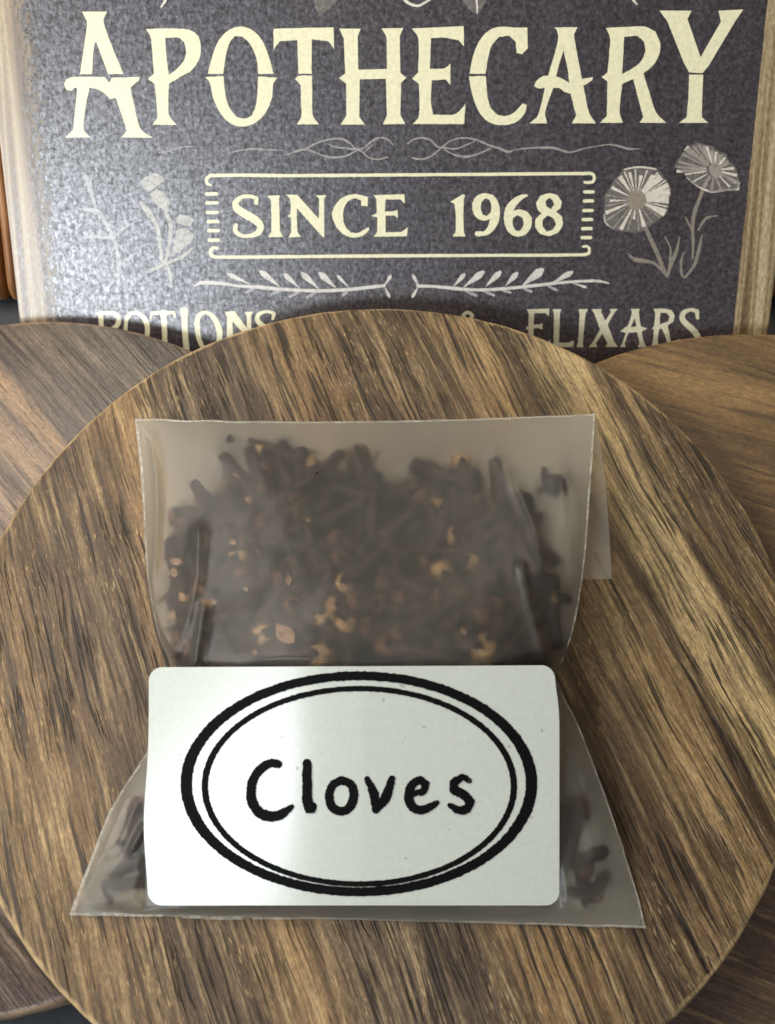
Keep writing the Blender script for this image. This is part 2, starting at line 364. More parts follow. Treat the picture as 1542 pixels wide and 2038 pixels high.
class Print:
    """collects flat polygons given in photograph pixels; to(u, v, off) carries them on to the surface they are printed on"""
    def __init__(s, to): s.v = []; s.f = []; s.to = to
    def _off(s): LAYER[0] = (LAYER[0] + 1) % 30; return .0045 + .0003 * LAYER[0]
    def poly(s, outer, holes=(), smooth=True, jit=.8):
        loops = [outer] + list(holes); L = []
        for k, lp in enumerate(loops):
            q = cat_smooth(lp) if smooth else [np.array(p, float) for p in lp]
            L.append(jitter(q, jit, 3 + k) if jit else q)
        tr = tessellate_polygon([[Vector((p[0], p[1], 0)) for p in lp] for lp in L])
        b = len(s.v); o = s._off()
        for lp in L:
            for p in lp: s.v.append(s.to(p[0], p[1], o))
        for t in tr: s.f.append(tuple(b + i for i in t))
        return s
    def stroke(s, pts, widths, sub=6, cap=True, jit=.6, corner=60):
        q = cat_smooth(pts, False, corner, sub); n = len(q)
        if isinstance(widths, (int, float)): widths = [widths] * len(pts)
        ww = np.interp(np.linspace(0, len(pts) - 1, n), np.arange(len(pts)), widths)
        left, right = [], []
        for i, p in enumerate(q):
            d = (q[min(n - 1, i + 1)] - q[max(0, i - 1)]); d = d / max(1e-9, np.linalg.norm(d)); nn = np.array([-d[1], d[0]])
            left.append(p + nn * ww[i] / 2); right.append(p - nn * ww[i] / 2)
        if jit: left = jitter(left, jit, 1.0); right = jitter(right, jit, 2.0)
        b = len(s.v); o = s._off()
        for l, r in zip(left, right): s.v.append(s.to(l[0], l[1], o)); s.v.append(s.to(r[0], r[1], o))
        for i in range(n - 1): s.f.append((b + 2 * i, b + 2 * i + 1, b + 2 * i + 3, b + 2 * i + 2))
        if cap:
            for e, dirn in ((0, -1), (n - 1, 1)):
                d = q[min(n - 1, e + 1)] - q[max(0, e - 1)]; d = d / max(1e-9, np.linalg.norm(d)) * dirn; nn = np.array([-d[1], d[0]]); R = ww[e] / 2
                bb = len(s.v); o2 = s._off(); m = 8
                for k in range(m + 1):
                    a = math.pi * k / m; p = q[e] + nn * R * math.cos(a) + d * R * math.sin(a); s.v.append(s.to(p[0], p[1], o2))
                s.f.append(tuple(range(bb, bb + m + 1)))
        return s
    def make(s, name, mat, parent, label=None):
        # faces must look outwards
        o = mesh(name, s.v, s.f, mat, parent)
        return o
def on_sign(u, v, off): return sign_pt(*sign_xy(u, v), off)
def Z(ox, oy, k): return lambda *pts: [(ox + x / k, oy + y / k) for x, y in pts]
A = Z(0, 0, 1.977); B = Z(760, 0, 1.972)
def letter(polys, mat=I_cream, parent=panel, smooth=True):
    p = Print(on_sign)
    for q in polys: p.poly(q[0], q[1:], smooth)
    return p.make("letter", mat, parent)
letter([[A((322, 46), (422, 46), (408, 75), (412, 105), (440, 180), (485, 291), (425, 291), (378, 163), (370, 180), (362, 291), (315, 291), (340, 115), (343, 90), (335, 70))],
        [A((303, 345), (292, 345), (283, 357), (262, 355), (252, 332), (262, 312), (285, 303), (410, 303), (430, 325), (440, 306), (550, 303), (548, 315), (512, 345), (540, 470), (557, 512), (600, 541), (478, 541), (498, 515), (485, 470), (455, 385), (432, 390), (415, 370), (380, 350), (352, 345), (340, 400), (328, 500), (335, 520), (358, 541), (258, 541), (288, 510), (296, 430))]])
letter([[A((574, 115), (640, 112), (700, 113), (750, 120), (780, 145), (790, 185), (783, 232), (755, 275), (710, 302), (664, 330), (662, 400), (666, 455), (695, 491), (600, 491), (620, 462), (615, 400), (608, 330), (582, 310), (605, 290), (598, 200), (592, 145)), A((650, 150), (700, 148), (724, 165), (732, 200), (722, 240), (695, 272), (664, 295), (655, 230))]])
letter([[A((818, 291), (835, 220), (860, 160), (895, 122), (940, 105), (985, 115), (1025, 150), (1055, 215), (1076, 291), (1016, 291), (1008, 230), (985, 175), (955, 145), (925, 142), (905, 165), (888, 220), (878, 291))],
        [A((806, 303), (880, 300), (885, 360), (900, 420), (930, 460), (965, 467), (990, 455), (1005, 420), (1013, 360), (1015, 300), (1090, 306), (1075, 330), (1068, 390), (1040, 450), (1000, 485), (955, 498), (910, 488), (870, 450), (840, 390), (825, 325))]])
letter([[A((1076, 112), (1312, 108), (1314, 192), (1292, 162), (1226, 155), (1226, 290), (1173, 290), (1170, 158), (1100, 162), (1076, 196))],
        [A((1178, 298), (1228, 298), (1228, 400), (1232, 458), (1255, 489), (1168, 489), (1185, 458), (1184, 400), (1183, 335), (1160, 310))]])
letter([[[(675, 57), (718, 57), (712, 72), (713, 139), (770, 137), (769, 73), (759, 57), (802, 56), (795.5, 72), (796.5, 144.5), (808, 155), (798, 165), (796.5, 228), (806, 247), (762, 247), (770, 230), (768, 157), (716, 158), (715, 233), (726, 248), (678, 248), (689, 230), (689, 167), (675, 156), (687, 147), (684, 76)]]], smooth=False)
letter([[B((118, 112), (320, 103), (322, 182), (300, 158), (240, 148), (192, 150), (188, 270), (245, 268), (268, 250), (268, 332), (250, 312), (195, 315), (192, 400), (200, 450), (280, 450), (300, 440), (328, 408), (322, 487), (122, 487), (145, 455), (145, 330), (118, 308), (142, 285), (142, 150))]])
letter([[B((343, 290), (355, 230), (380, 165), (420, 120), (465, 105), (520, 108), (570, 108), (572, 190), (550, 213), (528, 208), (525, 165), (500, 140), (460, 145), (430, 180), (415, 235), (405, 290))],
        [B((341, 300), (407, 298), (412, 360), (425, 420), (455, 452), (490, 455), (520, 440), (553, 405), (568, 412), (560, 445), (525, 480), (475, 491), (420, 480), (385, 445), (358, 385))]])
letter([[B((678, 108), (768, 107), (752, 135), (768, 225), (785, 310), (828, 303), (825, 315), (790, 337), (812, 440), (838, 484), (745, 484), (762, 455), (740, 368), (715, 360), (695, 346), (672, 345), (640, 440), (648, 484), (578, 484), (610, 455), (640, 345), (615, 347), (597, 340), (605, 320), (630, 300), (652, 297), (690, 160), (690, 130)), B((712, 195), (728, 270), (735, 325), (705, 308), (682, 300))]])
letter([[B((878, 110), (960, 106), (1030, 105), (1072, 124), (1092, 172), (1085, 220), (1060, 260), (1025, 288), (1045, 350), (1075, 440), (1115, 482), (1010, 482), (1025, 460), (985, 310), (942, 330), (932, 440), (945, 482), (855, 482), (882, 455), (885, 320), (862, 303), (885, 285), (892, 200), (895, 150)), B((950, 145), (1000, 140), (1028, 162), (1032, 205), (1008, 250), (942, 292), (946, 220))]])
letter([[B((1088, 42), (1215, 42), (1198, 75), (1250, 225), (1330, 85), (1320, 42), (1418, 38), (1385, 85), (1280, 260), (1258, 287), (1205, 285), (1185, 250), (1120, 85))],
        [B((1205, 293), (1260, 293), (1257, 380), (1255, 460), (1280, 482), (1165, 482), (1195, 460), (1202, 380))]], smooth=False)
# SINCE 1968
K = 3.855
Cn = Z(400, 330, K); Dn = Z(800, 330, K)
def one(name, mat, *shapes):
    p = Print(on_sign)
    for sh in shapes:
        if sh[0] == 'p': p.poly(sh[1], sh[2:] if len(sh) > 2 else ())
        elif sh[0] == 'q': p.poly(sh[1], sh[2:] if len(sh) > 2 else (), smooth=False)
        else: p.stroke(sh[1], sh[2])
    return p.make(name, mat, panel)
kw = lambda *a: [x / K for x in a]
one("letter", I_cream, ('s', Cn((424, 285), (425, 250), (380, 235), (310, 240), (262, 285), (275, 325), (330, 365), (410, 410), (455, 460), (440, 510), (380, 535), (310, 535), (265, 500), (268, 455)), kw(30, 34, 26, 30, 46, 58, 62, 62, 54, 46, 30, 28, 36, 30)))
one("letter", I_cream, ('q', Cn((505, 228), (605, 226), (598, 255), (602, 380), (606, 500), (632, 545), (515, 548), (540, 500), (540, 380), (535, 265))))
one("letter", I_cream, ('q', Cn((650, 222), (738, 222), (905, 408), (908, 250), (880, 228), (960, 226), (945, 255), (945, 545), (930, 545), (735, 325), (735, 420), (740, 510), (765, 545), (670, 548), (692, 510), (690, 400), (662, 385), (688, 370), (690, 290), (680, 245))))
one("letter", I_cream, ('p', Cn((1280, 240), (1278, 310), (1228, 305), (1228, 265), (1180, 248), (1130, 270), (1095, 330), (1090, 400), (1110, 470), (1150, 510), (1200, 515), (1250, 490), (1285, 470), (1292, 490), (1250, 530), (1180, 550), (1110, 535), (1050, 485), (1015, 420), (1005, 370), (1025, 310), (1070, 255), (1130, 225), (1190, 218))))
one("letter", I_cream, ('q', Cn((1325, 225), (1560, 218), (1562, 290), (1530, 258), (1415, 258), (1410, 352), (1470, 350), (1508, 340), (1508, 400), (1480, 382), (1415, 382), (1415, 510), (1540, 508), (1585, 470), (1580, 540), (1325, 545), (1352, 505), (1352, 395), (1305, 385), (1350, 360), (1345, 255))))
one("letter", I_cream, ('q', Dn((370, 275), (465, 218), (482, 225), (475, 260), (470, 380), (474, 510), (488, 540), (385, 542), (412, 510), (412, 380), (400, 290))))
one("letter", I_cream, ('p', Dn((642, 210), (700, 225), (735, 275), (750, 340), (742, 420), (705, 490), (650, 532), (580, 542), (556, 525), (565, 503), (630, 503), (660, 460), (674, 405), (640, 420), (590, 410), (550, 370), (538, 310), (555, 250), (595, 218)), Dn((640, 248), (610, 280), (605, 330), (620, 375), (650, 385), (680, 355), (684, 300), (668, 260))))
one("letter", I_cream, ('p', Dn((955, 218), (966, 232), (925, 255), (880, 300), (852, 345), (900, 335), (960, 355), (995, 400), (992, 460), (965, 510), (920, 538), (860, 538), (810, 500), (785, 440), (782, 370), (800, 310), (850, 255), (905, 225)), Dn((885, 378), (850, 400), (848, 450), (870, 498), (905, 500), (930, 460), (925, 400))))
one("letter", I_cream, ('p', Dn((1130, 210), (1190, 225), (1225, 275), (1215, 325), (1180, 350), (1225, 390), (1232, 450), (1200, 510), (1130, 540), (1060, 520), (1020, 470), (1022, 410), (1070, 365), (1040, 335), (1028, 285), (1060, 230)), Dn((1128, 246), (1100, 270), (1105, 310), (1140, 333), (1165, 300), (1155, 262)), Dn((1118, 380), (1080, 410), (1078, 460), (1110, 505), (1155, 490), (1180, 450), (1160, 405))))
# ruled box
p = Print(on_sign)
p.stroke([(436, 405 - 37), (420, 369), (412, 365), (411, 356), (420, 349.5), (600, 349.5), (800, 348), (1000, 346.5), (1160, 345.5), (1178, 346), (1182, 352), (1180, 361), (1174, 363), (1163, 363)][1:], [4, 6, 7, 7, 6.5, 6.5, 6.5, 6.5, 6.5, 6, 6, 6, 5])
p.stroke([(432, 494), (425, 493), (419, 499), (420, 508), (430, 511.5), (600, 510.5), (800, 509), (1000, 508), (1160, 507), (1172, 504), (1173, 494), (1167, 490), (1160, 491)], [5, 6, 7, 7, 6.5, 6.5, 6.5, 6, 6, 6, 5, 5, 4])
p.make("box_rule", I_cream, panel)
for i, y in enumerate((386, 404, 423, 441, 459, 478)): one("tick", I_cream, ('s', [(411 + i * 1.1, y), (431 + i * .8, y - .3)], [7, 6.5]))
for i, y in enumerate((382, 400, 419, 437, 455, 473)): one("tick", I_cream, ('s', [(1163.5 - i * 1.1, y), (1180 - i * 1.0, y - .2)], [6.5, 6.5]))
# scroll flourish above the box
Fa = Z(300, 260, 3.084); Fb = Z(800, 260, 3.084)
p = Print(on_sign)
p.stroke(Fa((50, 135), (90, 130), (160, 108), (230, 97), (290, 102)), [1, 4.5, 3.5, 3, 1])
p.stroke(Fa((470, 140), (530, 125), (620, 112), (700, 116), (820, 122)), [1, 3, 3.5, 3, 1.5])
p.stroke(Fa((830, 152), (900, 125), (960, 108), (1010, 80), (1090, 55), (1165, 50), (1220, 75), (1260, 112), (1310, 105), (1350, 70), (1400, 45), (1450, 52), (1490, 90)), [1.5, 4, 4, 3.5, 3.5, 4, 4, 3, 3, 3.5, 3.5, 3.5, 2])
p.stroke(Fa((900, 120), (980, 122), (1040, 148), (1120, 165), (1200, 155), (1260, 125)), [2, 3, 3.5, 4, 4, 2])
p.stroke(Fa((1090, 85), (1140, 102), (1210, 110), (1290, 125), (1330, 160), (1390, 177), (1455, 162)), [1.5, 3.5, 4, 3, 3, 3.5, 3])
p.stroke(Fa((1310, 135), (1340, 105), (1375, 80)), [1.5, 3, 1])
p.stroke(Fb((35, 80), (70, 55), (130, 45), (180, 62), (215, 98), (260, 105), (330, 112), (400, 85), (445, 65)), [3, 3.5, 4, 3, 3.5, 2.5, 3, 2.5, 2])
p.stroke(Fb((60, 165), (100, 175), (150, 170), (195, 145), (240, 105), (300, 62), (370, 45), (450, 55), (530, 88), (600, 110), (650, 130), (690, 118)), [3, 4, 3.5, 3, 2.5, 3, 3, 3.5, 4, 4.5, 5, 1.5])
p.stroke(Fb((250, 108), (320, 148), (390, 160), (460, 145), (540, 110)), [2, 4, 5, 4, 3])
p.stroke(Fb((690, 118), (770, 108), (880, 104), (940, 108), (1000, 128), (1040, 132), (1110, 112), (1200, 95), (1275, 86), (1340, 98), (1390, 112), (1460, 112)), [1.2, 3, 5, 5, 4.5, 3, 2, 2.2, 3, 4.5, 4.5, 1.5])
p.make("scroll_flourish", mat_ink("scroll_ink", lin(190, 184, 178), .7, .2, .6), panel)
# two leafy sprigs under the box
def sprig(org, pts, ws, leaves, small):
    p = Print(on_sign); T3 = Z(*org, 3.671)
    p.stroke(T3(*pts), ws)
    for tip, foot, wd in leaves:
        a = np.array(T3(tip)[0]); b = np.array(T3(foot)[0]); m = a * .68 + b * .32
        p.stroke([a, a * .85 + b * .15, m, b * .8 + a * .2, b], [wd * .55, wd, wd * .95, wd * .35, 1.5])
    o = p.make("leafy_sprig", I_white, panel)
    q = Print(on_sign)
    for tip, foot in small:
        a = np.array(T3(tip)[0]); b = np.array(T3(foot)[0]); q.stroke([a, (a + b) / 2, b], [5, 6, 2])
    q.make("sprig_underside", I_faint, panel)
    return o
sprig((380, 520), [(20, 182), (75, 158), (140, 157), (250, 165), (350, 180), (480, 188), (640, 202), (800, 212), (960, 215), (1120, 208), (1260, 195), (1410, 178)], [2, 7, 7.5, 6.5, 5, 7, 6.5, 6.5, 6.5, 6.5, 7, 6],
      [((275, 95), (430, 165), 9), ((510, 75), (650, 185), 12), ((685, 95), (790, 195), 10), ((815, 90), (930, 198), 12), ((945, 90), (1055, 190), 13), ((1072, 105), (1150, 190), 7), ((1460, 105), (1415, 175), 7), ((1450, 262), (1415, 185), 6)],
      [((400, 228), (470, 195)), ((590, 240), (670, 208)), ((720, 258), (800, 220)), ((850, 262), (920, 225)), ((1110, 248), (1150, 215))])
sprig((800, 520), [(115, 180), (250, 185), (380, 198), (520, 208), (660, 206), (800, 195), (940, 180), (1080, 165), (1200, 152), (1320, 145), (1440, 145), (1510, 160)], [6.5, 5.5, 7, 5.5, 6.5, 6, 6.5, 6, 5, 5.5, 5.5, 2],
      [((455, 95), (375, 185), 9), ((590, 80), (450, 188), 13), ((715, 80), (610, 185), 12), ((838, 88), (755, 180), 11), ((1020, 65), (880, 175), 17), ((1240, 80), (1090, 162), 11), ((80, 100), (118, 178), 7), ((75, 262), (115, 190), 7), ((1345, 190), (1250, 160), 5)],
      [((540, 250), (450, 212)), ((670, 248), (590, 215)), ((790, 228), (720, 205)), ((945, 222), (880, 195)), ((1130, 210), (1060, 178))])
# POTIONS / ELIXARS
E1 = Z(180, 590, K); E2 = Z(1030, 590, K)
one("letter", I_cream, ('s', E1((82, 350), (84, 230), (78, 135)), kw(40, 36, 40)), ('s', E1((50, 130), (120, 126), (185, 130), (215, 165), (205, 220), (150, 255), (95, 262)), kw(20, 26, 30, 36, 38, 26, 18)))
one("letter", I_cream, ('s', E1((270, 245), (275, 190), (300, 140), (340, 125), (385, 140), (425, 190), (438, 260), (420, 330), (370, 370), (310, 350), (272, 290), (269, 240)), kw(30, 30, 30, 26, 32, 40, 38, 36, 28, 32, 34, 30)))
one("letter", I_cream, ('s', E1((462, 165), (470, 128), (555, 124), (640, 122), (648, 160)), kw(14, 26, 28, 26, 14)), ('s', E1((558, 125), (566, 220), (572, 380)), kw(48, 40, 38)))
one("letter", I_cream, ('s', E1((718, 115), (722, 160), (724, 250), (736, 400)), kw(66, 46, 44, 46)))
one("letter", I_cream, ('s', E1((822, 260), (818, 200), (835, 145), (880, 122), (930, 145), (968, 200), (990, 270), (985, 340), (940, 410), (880, 410), (838, 340), (820, 255)), kw(40, 42, 38, 26, 34, 44, 46, 40, 28, 30, 36, 40)))
one("letter", I_cream, ('q', E1((1030, 115), (1105, 112), (1200, 240), (1200, 150), (1180, 118), (1250, 115), (1232, 150), (1240, 330), (1215, 330), (1090, 190), (1095, 330), (1110, 370), (1030, 370), (1045, 330), (1048, 160))))
one("letter", I_cream, ('s', E1((1400, 170), (1410, 128), (1350, 116), (1295, 135), (1280, 175), (1310, 215), (1380, 260), (1420, 310), (1390, 365), (1320, 370), (1285, 340)), kw(24, 26, 22, 30, 38, 40, 42, 44, 34, 26, 26)))
one("letter", I_text_shaded, ('q', E2((70, 97), (242, 95), (240, 155), (215, 128), (128, 128), (122, 215), (165, 215), (192, 205), (190, 255), (160, 242), (122, 245), (118, 355), (240, 350), (250, 320), (250, 390), (60, 390), (80, 355), (82, 262), (60, 245), (82, 225), (85, 130))))
one("letter", I_text_shaded, ('q', E2((270, 97), (335, 97), (325, 130), (315, 355), (385, 355), (432, 335), (425, 388), (260, 388), (275, 350), (278, 130))))
one("letter", I_text_shaded, ('q', E2((465, 97), (540, 95), (518, 135), (500, 350), (505, 388), (450, 388), (465, 350), (475, 135))))
one("letter", I_text_shaded, ('q', E2((565, 97), (645, 95), (640, 120), (672, 185), (715, 120), (705, 97), (768, 95), (745, 120), (690, 215), (738, 345), (770, 388), (672, 388), (690, 360), (650, 285), (600, 360), (610, 388), (545, 388), (575, 350), (632, 255), (590, 130))))
one("letter", I_text_shaded, ('p', E2((868, 95), (935, 95), (930, 130), (945, 230), (995, 245), (950, 268), (968, 350), (990, 388), (920, 388), (935, 360), (918, 275), (850, 278), (820, 360), (830, 388), (785, 388), (805, 350), (830, 280), (785, 268), (820, 240), (845, 225), (875, 130)), E2((898, 165), (912, 232), (868, 235))))
one("letter", I_text_shaded, ('p', E2((1040, 95), (1120, 93), (1180, 105), (1205, 145), (1195, 190), (1150, 225), (1165, 290), (1175, 350), (1200, 388), (1140, 388), (1145, 350), (1105, 245), (1085, 250), (1075, 350), (1085, 388), (1020, 388), (1035, 350), (1045, 260), (1030, 245), (1045, 225), (1055, 130)), E2((1095, 125), (1140, 125), (1165, 150), (1155, 190), (1088, 215))))
one("letter", I_text_shaded, ('s', E2((1380, 165), (1375, 115), (1325, 102), (1270, 130), (1265, 175), (1310, 225), (1365, 280), (1385, 335), (1345, 385), (1270, 380), (1240, 340)), kw(24, 34, 24, 38, 44, 46, 48, 44, 34, 26, 24)))
one("letter", I_text_shaded, ('s', [(948, 674), (932, 652), (921, 636), (924, 625), (932, 622), (940, 627), (934, 639), (918, 648), (918, 664), (934, 668), (950, 650)], [6, 8, 8, 7, 6, 7, 7, 8, 8, 7, 5]))
# flowers at the right
Fl = Z(1180, 260, 4.819)
p = Print(on_sign)
p.poly(Fl((300, 370), (380, 352), (450, 345), (530, 350), (610, 365), (680, 440), (720, 500), (747, 565), (735, 640), (720, 720), (708, 800), (620, 860), (520, 935), (430, 978), (330, 972), (200, 950), (120, 880), (105, 800), (112, 700), (110, 620), (160, 550), (190, 490), (240, 430)), jit=1.2)
p.poly(Fl((780, 330), (850, 230), (910, 160), (990, 118), (1060, 130), (1140, 150), (1210, 200), (1280, 225), (1300, 285), (1365, 345), (1390, 430), (1405, 530), (1370, 575), (1270, 580), (1130, 590), (1070, 550), (990, 530), (900, 450), (860, 400), (790, 355)), jit=1.2)
p.make("flower_head", I_petal, panel)
p = Print(on_sign)
def wedge(c, tip, w0, w1): 
    a = np.array(Fl(c)[0]); b = np.array(Fl(tip)[0]); p.stroke([a, (a + b) / 2, b], [w0, (w0 + w1) / 2, w1], cap=False)
for tip, w0, w1 in (((255, 440), 2, 10), ((350, 400), 2, 6), ((460, 430), 2, 7), ((580, 430), 5, 10), ((650, 440), 4, 14), ((720, 520), 5, 10), ((735, 580), 5, 12), ((725, 660), 6, 16), ((690, 790), 4, 16), ((490, 920), 3, 9), ((390, 850), 2, 5), ((265, 950), 3, 8), ((120, 790), 2, 8), ((160, 672), 1, 5), ((180, 545), 2, 7)):
    c = np.array((415, 665)); t = np.array(tip); s0 = c + (t - c) / np.linalg.norm(t - c) * 95; wedge(tuple(s0), tip, w0, w1)
for tip, w0, w1 in (((890, 165), 4, 12), ((790, 345), 6, 3), ((800, 390), 2, 6), ((1380, 500), 4, 9), ((1060, 540), 4, 8), ((1135, 570), 2, 6), ((1225, 570), 2, 5)):
    c = np.array((1160, 380)); t = np.array(tip); s0 = c + (t - c) / np.linalg.norm(t - c) * 70; wedge(tuple(s0), tip, w0, w1)
for tip, w1 in (((1050, 150), 9), ((1130, 190), 9), ((1220, 230), 9), ((1300, 300), 9)):
    wedge((1190, 350), tip, 12, w1)
for tip, w0, w1 in (((860, 225), 2, 4), ((960, 150), 2, 5), ((1010, 135), 2, 5), ((820, 300), 2, 4), ((880, 420), 2, 3), ((960, 490), 2, 3), ((1310, 540), 2, 4), ((1380, 430), 3, 6), ((1350, 360), 3, 6), ((1265, 260), 3, 5), ((1180, 205), 3, 5), ((1090, 150), 3, 5)):
    c = np.array((1160, 380)); t = np.array(tip); s0 = c + (t - c) / np.linalg.norm(t - c) * 75; wedge(tuple(s0), tip, w0, w1)
for tip in ((300, 395), (405, 375), (520, 380), (620, 400), (695, 480), (735, 620), (715, 730), (640, 830), (560, 880), (440, 960), (330, 960), (200, 930), (130, 860), (125, 720), (130, 620), (215, 480)):
    c = np.array((415, 665)); t = np.array(tip); s0 = c + (t - c) / np.linalg.norm(t - c) * 100; wedge(tuple(s0), tip, 1.5, 3)
p.poly(Fl((1110, 340), (1180, 320), (1250, 370), (1240, 440), (1180, 460), (1130, 420)))
p.stroke(Fl((200, 945), (120, 880), (108, 800)), [2.5, 3, 2]); p.stroke(Fl((900, 450), (1000, 530), (1130, 585), (1270, 570), (1390, 560), (1400, 500)), [2, 3, 4, 4, 5, 3])
p.stroke(Fl((300, 372), (380, 355), (460, 350), (600, 368)), [3, 3, 4, 3])
p.make("petal_streaks", I_petal_light, panel)
p = Print(on_sign); cpt = Fl((415, 665))[0]
p.poly([(cpt[0] + 20 * math.cos(a), cpt[1] + 20 * math.sin(a)) for a in np.linspace(0, 2 * math.pi, 14, endpoint=False)])
p.make("flower_centre", mat_ink("flower_centre_ink", lin(150, 138, 122), 1, .2), panel)
p = Print(on_sign)
p.stroke(Fl((500, 930), (560, 1060), (620, 1190), (660, 1290), (710, 1400)), [8, 8, 8, 8, 4])
p.stroke(Fl((330, 1180), (400, 1235), (500, 1250), (580, 1270), (650, 1330), (705, 1400)), [2, 9, 8, 5, 6, 3]); p.stroke(Fl((830, 1020), (800, 1150), (750, 1270), (712, 1395)), [2, 7, 9, 5]); p.stroke(Fl((690, 1020), (740, 1130), (735, 1250)), [3, 4, 4])
p.stroke(Fl((1060, 545), (1010, 680), (970, 800), (955, 920), (960, 1080), (955, 1230)), [8, 7, 8, 6, 6, 4]); p.stroke(Fl((885, 830), (945, 950), (960, 1010)), [3, 5, 3]); p.stroke(Fl((1195, 815), (1085, 840), (1010, 950)), [2, 5, 4])
p.stroke(Fl((1045, 1000), (1010, 1160), (970, 1290), (880, 1410), (850, 1380), (845, 1250), (870, 1170)), [3, 7, 6, 5, 5, 5, 3])
p.make("flower_stems", I_stem, panel)
# drawings at the left, half lost in the glare
Fg = Z(100, 320, 4.819)
p = Print(on_sign)
p.poly(Fg((860, 200), (930, 150), (1000, 118), (1060, 140), (1100, 185), (1040, 230), (950, 300), (900, 270)))
p.poly(Fg((950, 320), (1020, 270), (1100, 310), (1140, 380), (1130, 500), (1080, 470), (1000, 400)))
p.poly(Fg((1195, 560), (1240, 515), (1330, 530), (1380, 575), (1340, 625), (1250, 610)))
p.poly(Fg((1210, 670), (1290, 640), (1390, 720), (1330, 800), (1250, 860), (1165, 920), (1190, 780)))
p.stroke(Fg((865, 395), (940, 490), (990, 560), (1040, 700), (1060, 850), (1075, 960), (1110, 985)), [5, 13, 8, 8, 7, 6, 4])
p.stroke(Fg((1110, 500), (1150, 600), (1150, 760), (1120, 900), (1110, 980), (1150, 1080), (1160, 1190)), [7, 9, 7, 7, 6, 7, 5]); p.stroke(Fg((1365, 835), (1300, 895), (1200, 950), (1110, 985), (1000, 1040), (945, 1065)), [4, 7, 6, 6, 6, 4])
p.make("bellflower_drawing", mat_ink("bellflower_ink", lin(232, 228, 216), .62, .25, .6), panel)
p = Print(on_sign)
p.stroke(Fg((280, 460), (360, 470), (460, 490), (530, 590), (600, 720), (640, 850), (660, 1000), (655, 1180)), [4, 8, 9, 7, 8, 7, 8, 6]); p.stroke(Fg((310, 740), (420, 725), (600, 745)), [3, 6, 5]); p.stroke(Fg((330, 130), (380, 260), (420, 400), (440, 480)), [8, 9, 7, 5]); p.stroke(Fg((600, 740), (720, 640), (820, 580)), [5, 5, 2]); p.stroke(Fg((660, 1000), (740, 940), (830, 880)), [5, 5, 2])
p.make("twig_drawing", I_faint, panel)
# scraps of the drawing above the title
Ft = Z(500, 0, 1.9275)
one("leaf_tip", I_petal, ('p', Ft((235, -20), (335, -20), (318, 20), (280, 50), (262, 66), (245, 25)))); one("leaf_tip", I_petal, ('p', Ft((795, -20), (912, -20), (890, 25), (868, 58), (840, 40))))
for q, ww in ((Ft((575, -15), (600, 10), (640, 22), (690, -5)), [4, 6, 5, 4]), (Ft((860, -20), (866, 20), (866, 52)), [4, 4, 2]), (Ft((1455, -15), (1468, 5), (1480, 18)), [5, 5, 2]), ([(333, -12), (328, 3), (321, 14)], [5, 6, 3])):
    one("ornament_tip", I_petal_light, ('s', q, ww))

# ------------------------------------------------------------------ fluted panel the sign leans on, and its easel
flute = empty("fluted_panel", sign_pt(0, .55, -1.6)); tag(flute, "orange brown fluted wooden panel showing past the sign's edges", "wooden panel")
fo = -ST - .03
mesh("backing", [sign_pt(x, h, o) for o in (fo - .45, fo - .75) for x, h in ((-11, .75), (11, .75), (11, 12), (-11, 12))], [(0, 1, 2, 3), (7, 6, 5, 4), (0, 4, 5, 1), (1, 5, 6, 2), (2, 6, 7, 3), (3, 7, 4, 0)], M_dark, flute)
slat_me = None
wd = .30; xs = np.arange(-10.4, 10.5, wd)
for i, x in enumerate(xs):
    if -6.1 < x < 6.4: continue
    # half-round moulding with a domed lower end
    vs, fs = [], []; NA = 8
    hs = [.52, .55, .62, .74, .9] + list(np.linspace(1.2, 11.5, 12))
    for k, h in enumerate(hs):
        q = 1.0 if h > .9 else math.sqrt(max(.02, 1 - ((.9 - h) / .4) ** 2))
        for j in range(NA + 1):
            a = math.pi * j / NA; vs.append(sign_pt(x + math.cos(a) * wd * .5 * (0.6 + .4 * q), h, fo - .43 + math.sin(a) * .40 * q))
        if k:
            for j in range(NA): b = (k - 1) * (NA + 1) + j; fs.append((b, b + 1, b + NA + 2, b + NA + 1))
    mesh("slat", vs, fs, M_slat, flute, sign_pt(x, .5, fo), smooth=True)
ez = [];
for x in (-10.5, 10.5):
    ez += [(x, *sign_pt(0, .9, fo - .76)[1:]), (x, *sign_pt(0, 11.5, fo - .76)[1:]), (x, 15.5, -.6), (x, 5.6, -.6)]
es = mesh("easel", ez, [(0, 1, 2, 3), (7, 6, 5, 4), (0, 4, 5, 1), (1, 5, 6, 2), (2, 6, 7, 3), (3, 7, 4, 0)], M_dark, None, (0, 9, -.6))
tag(es, "sloping easel behind the sign and fluted panel, black for the shaded gap", "easel")

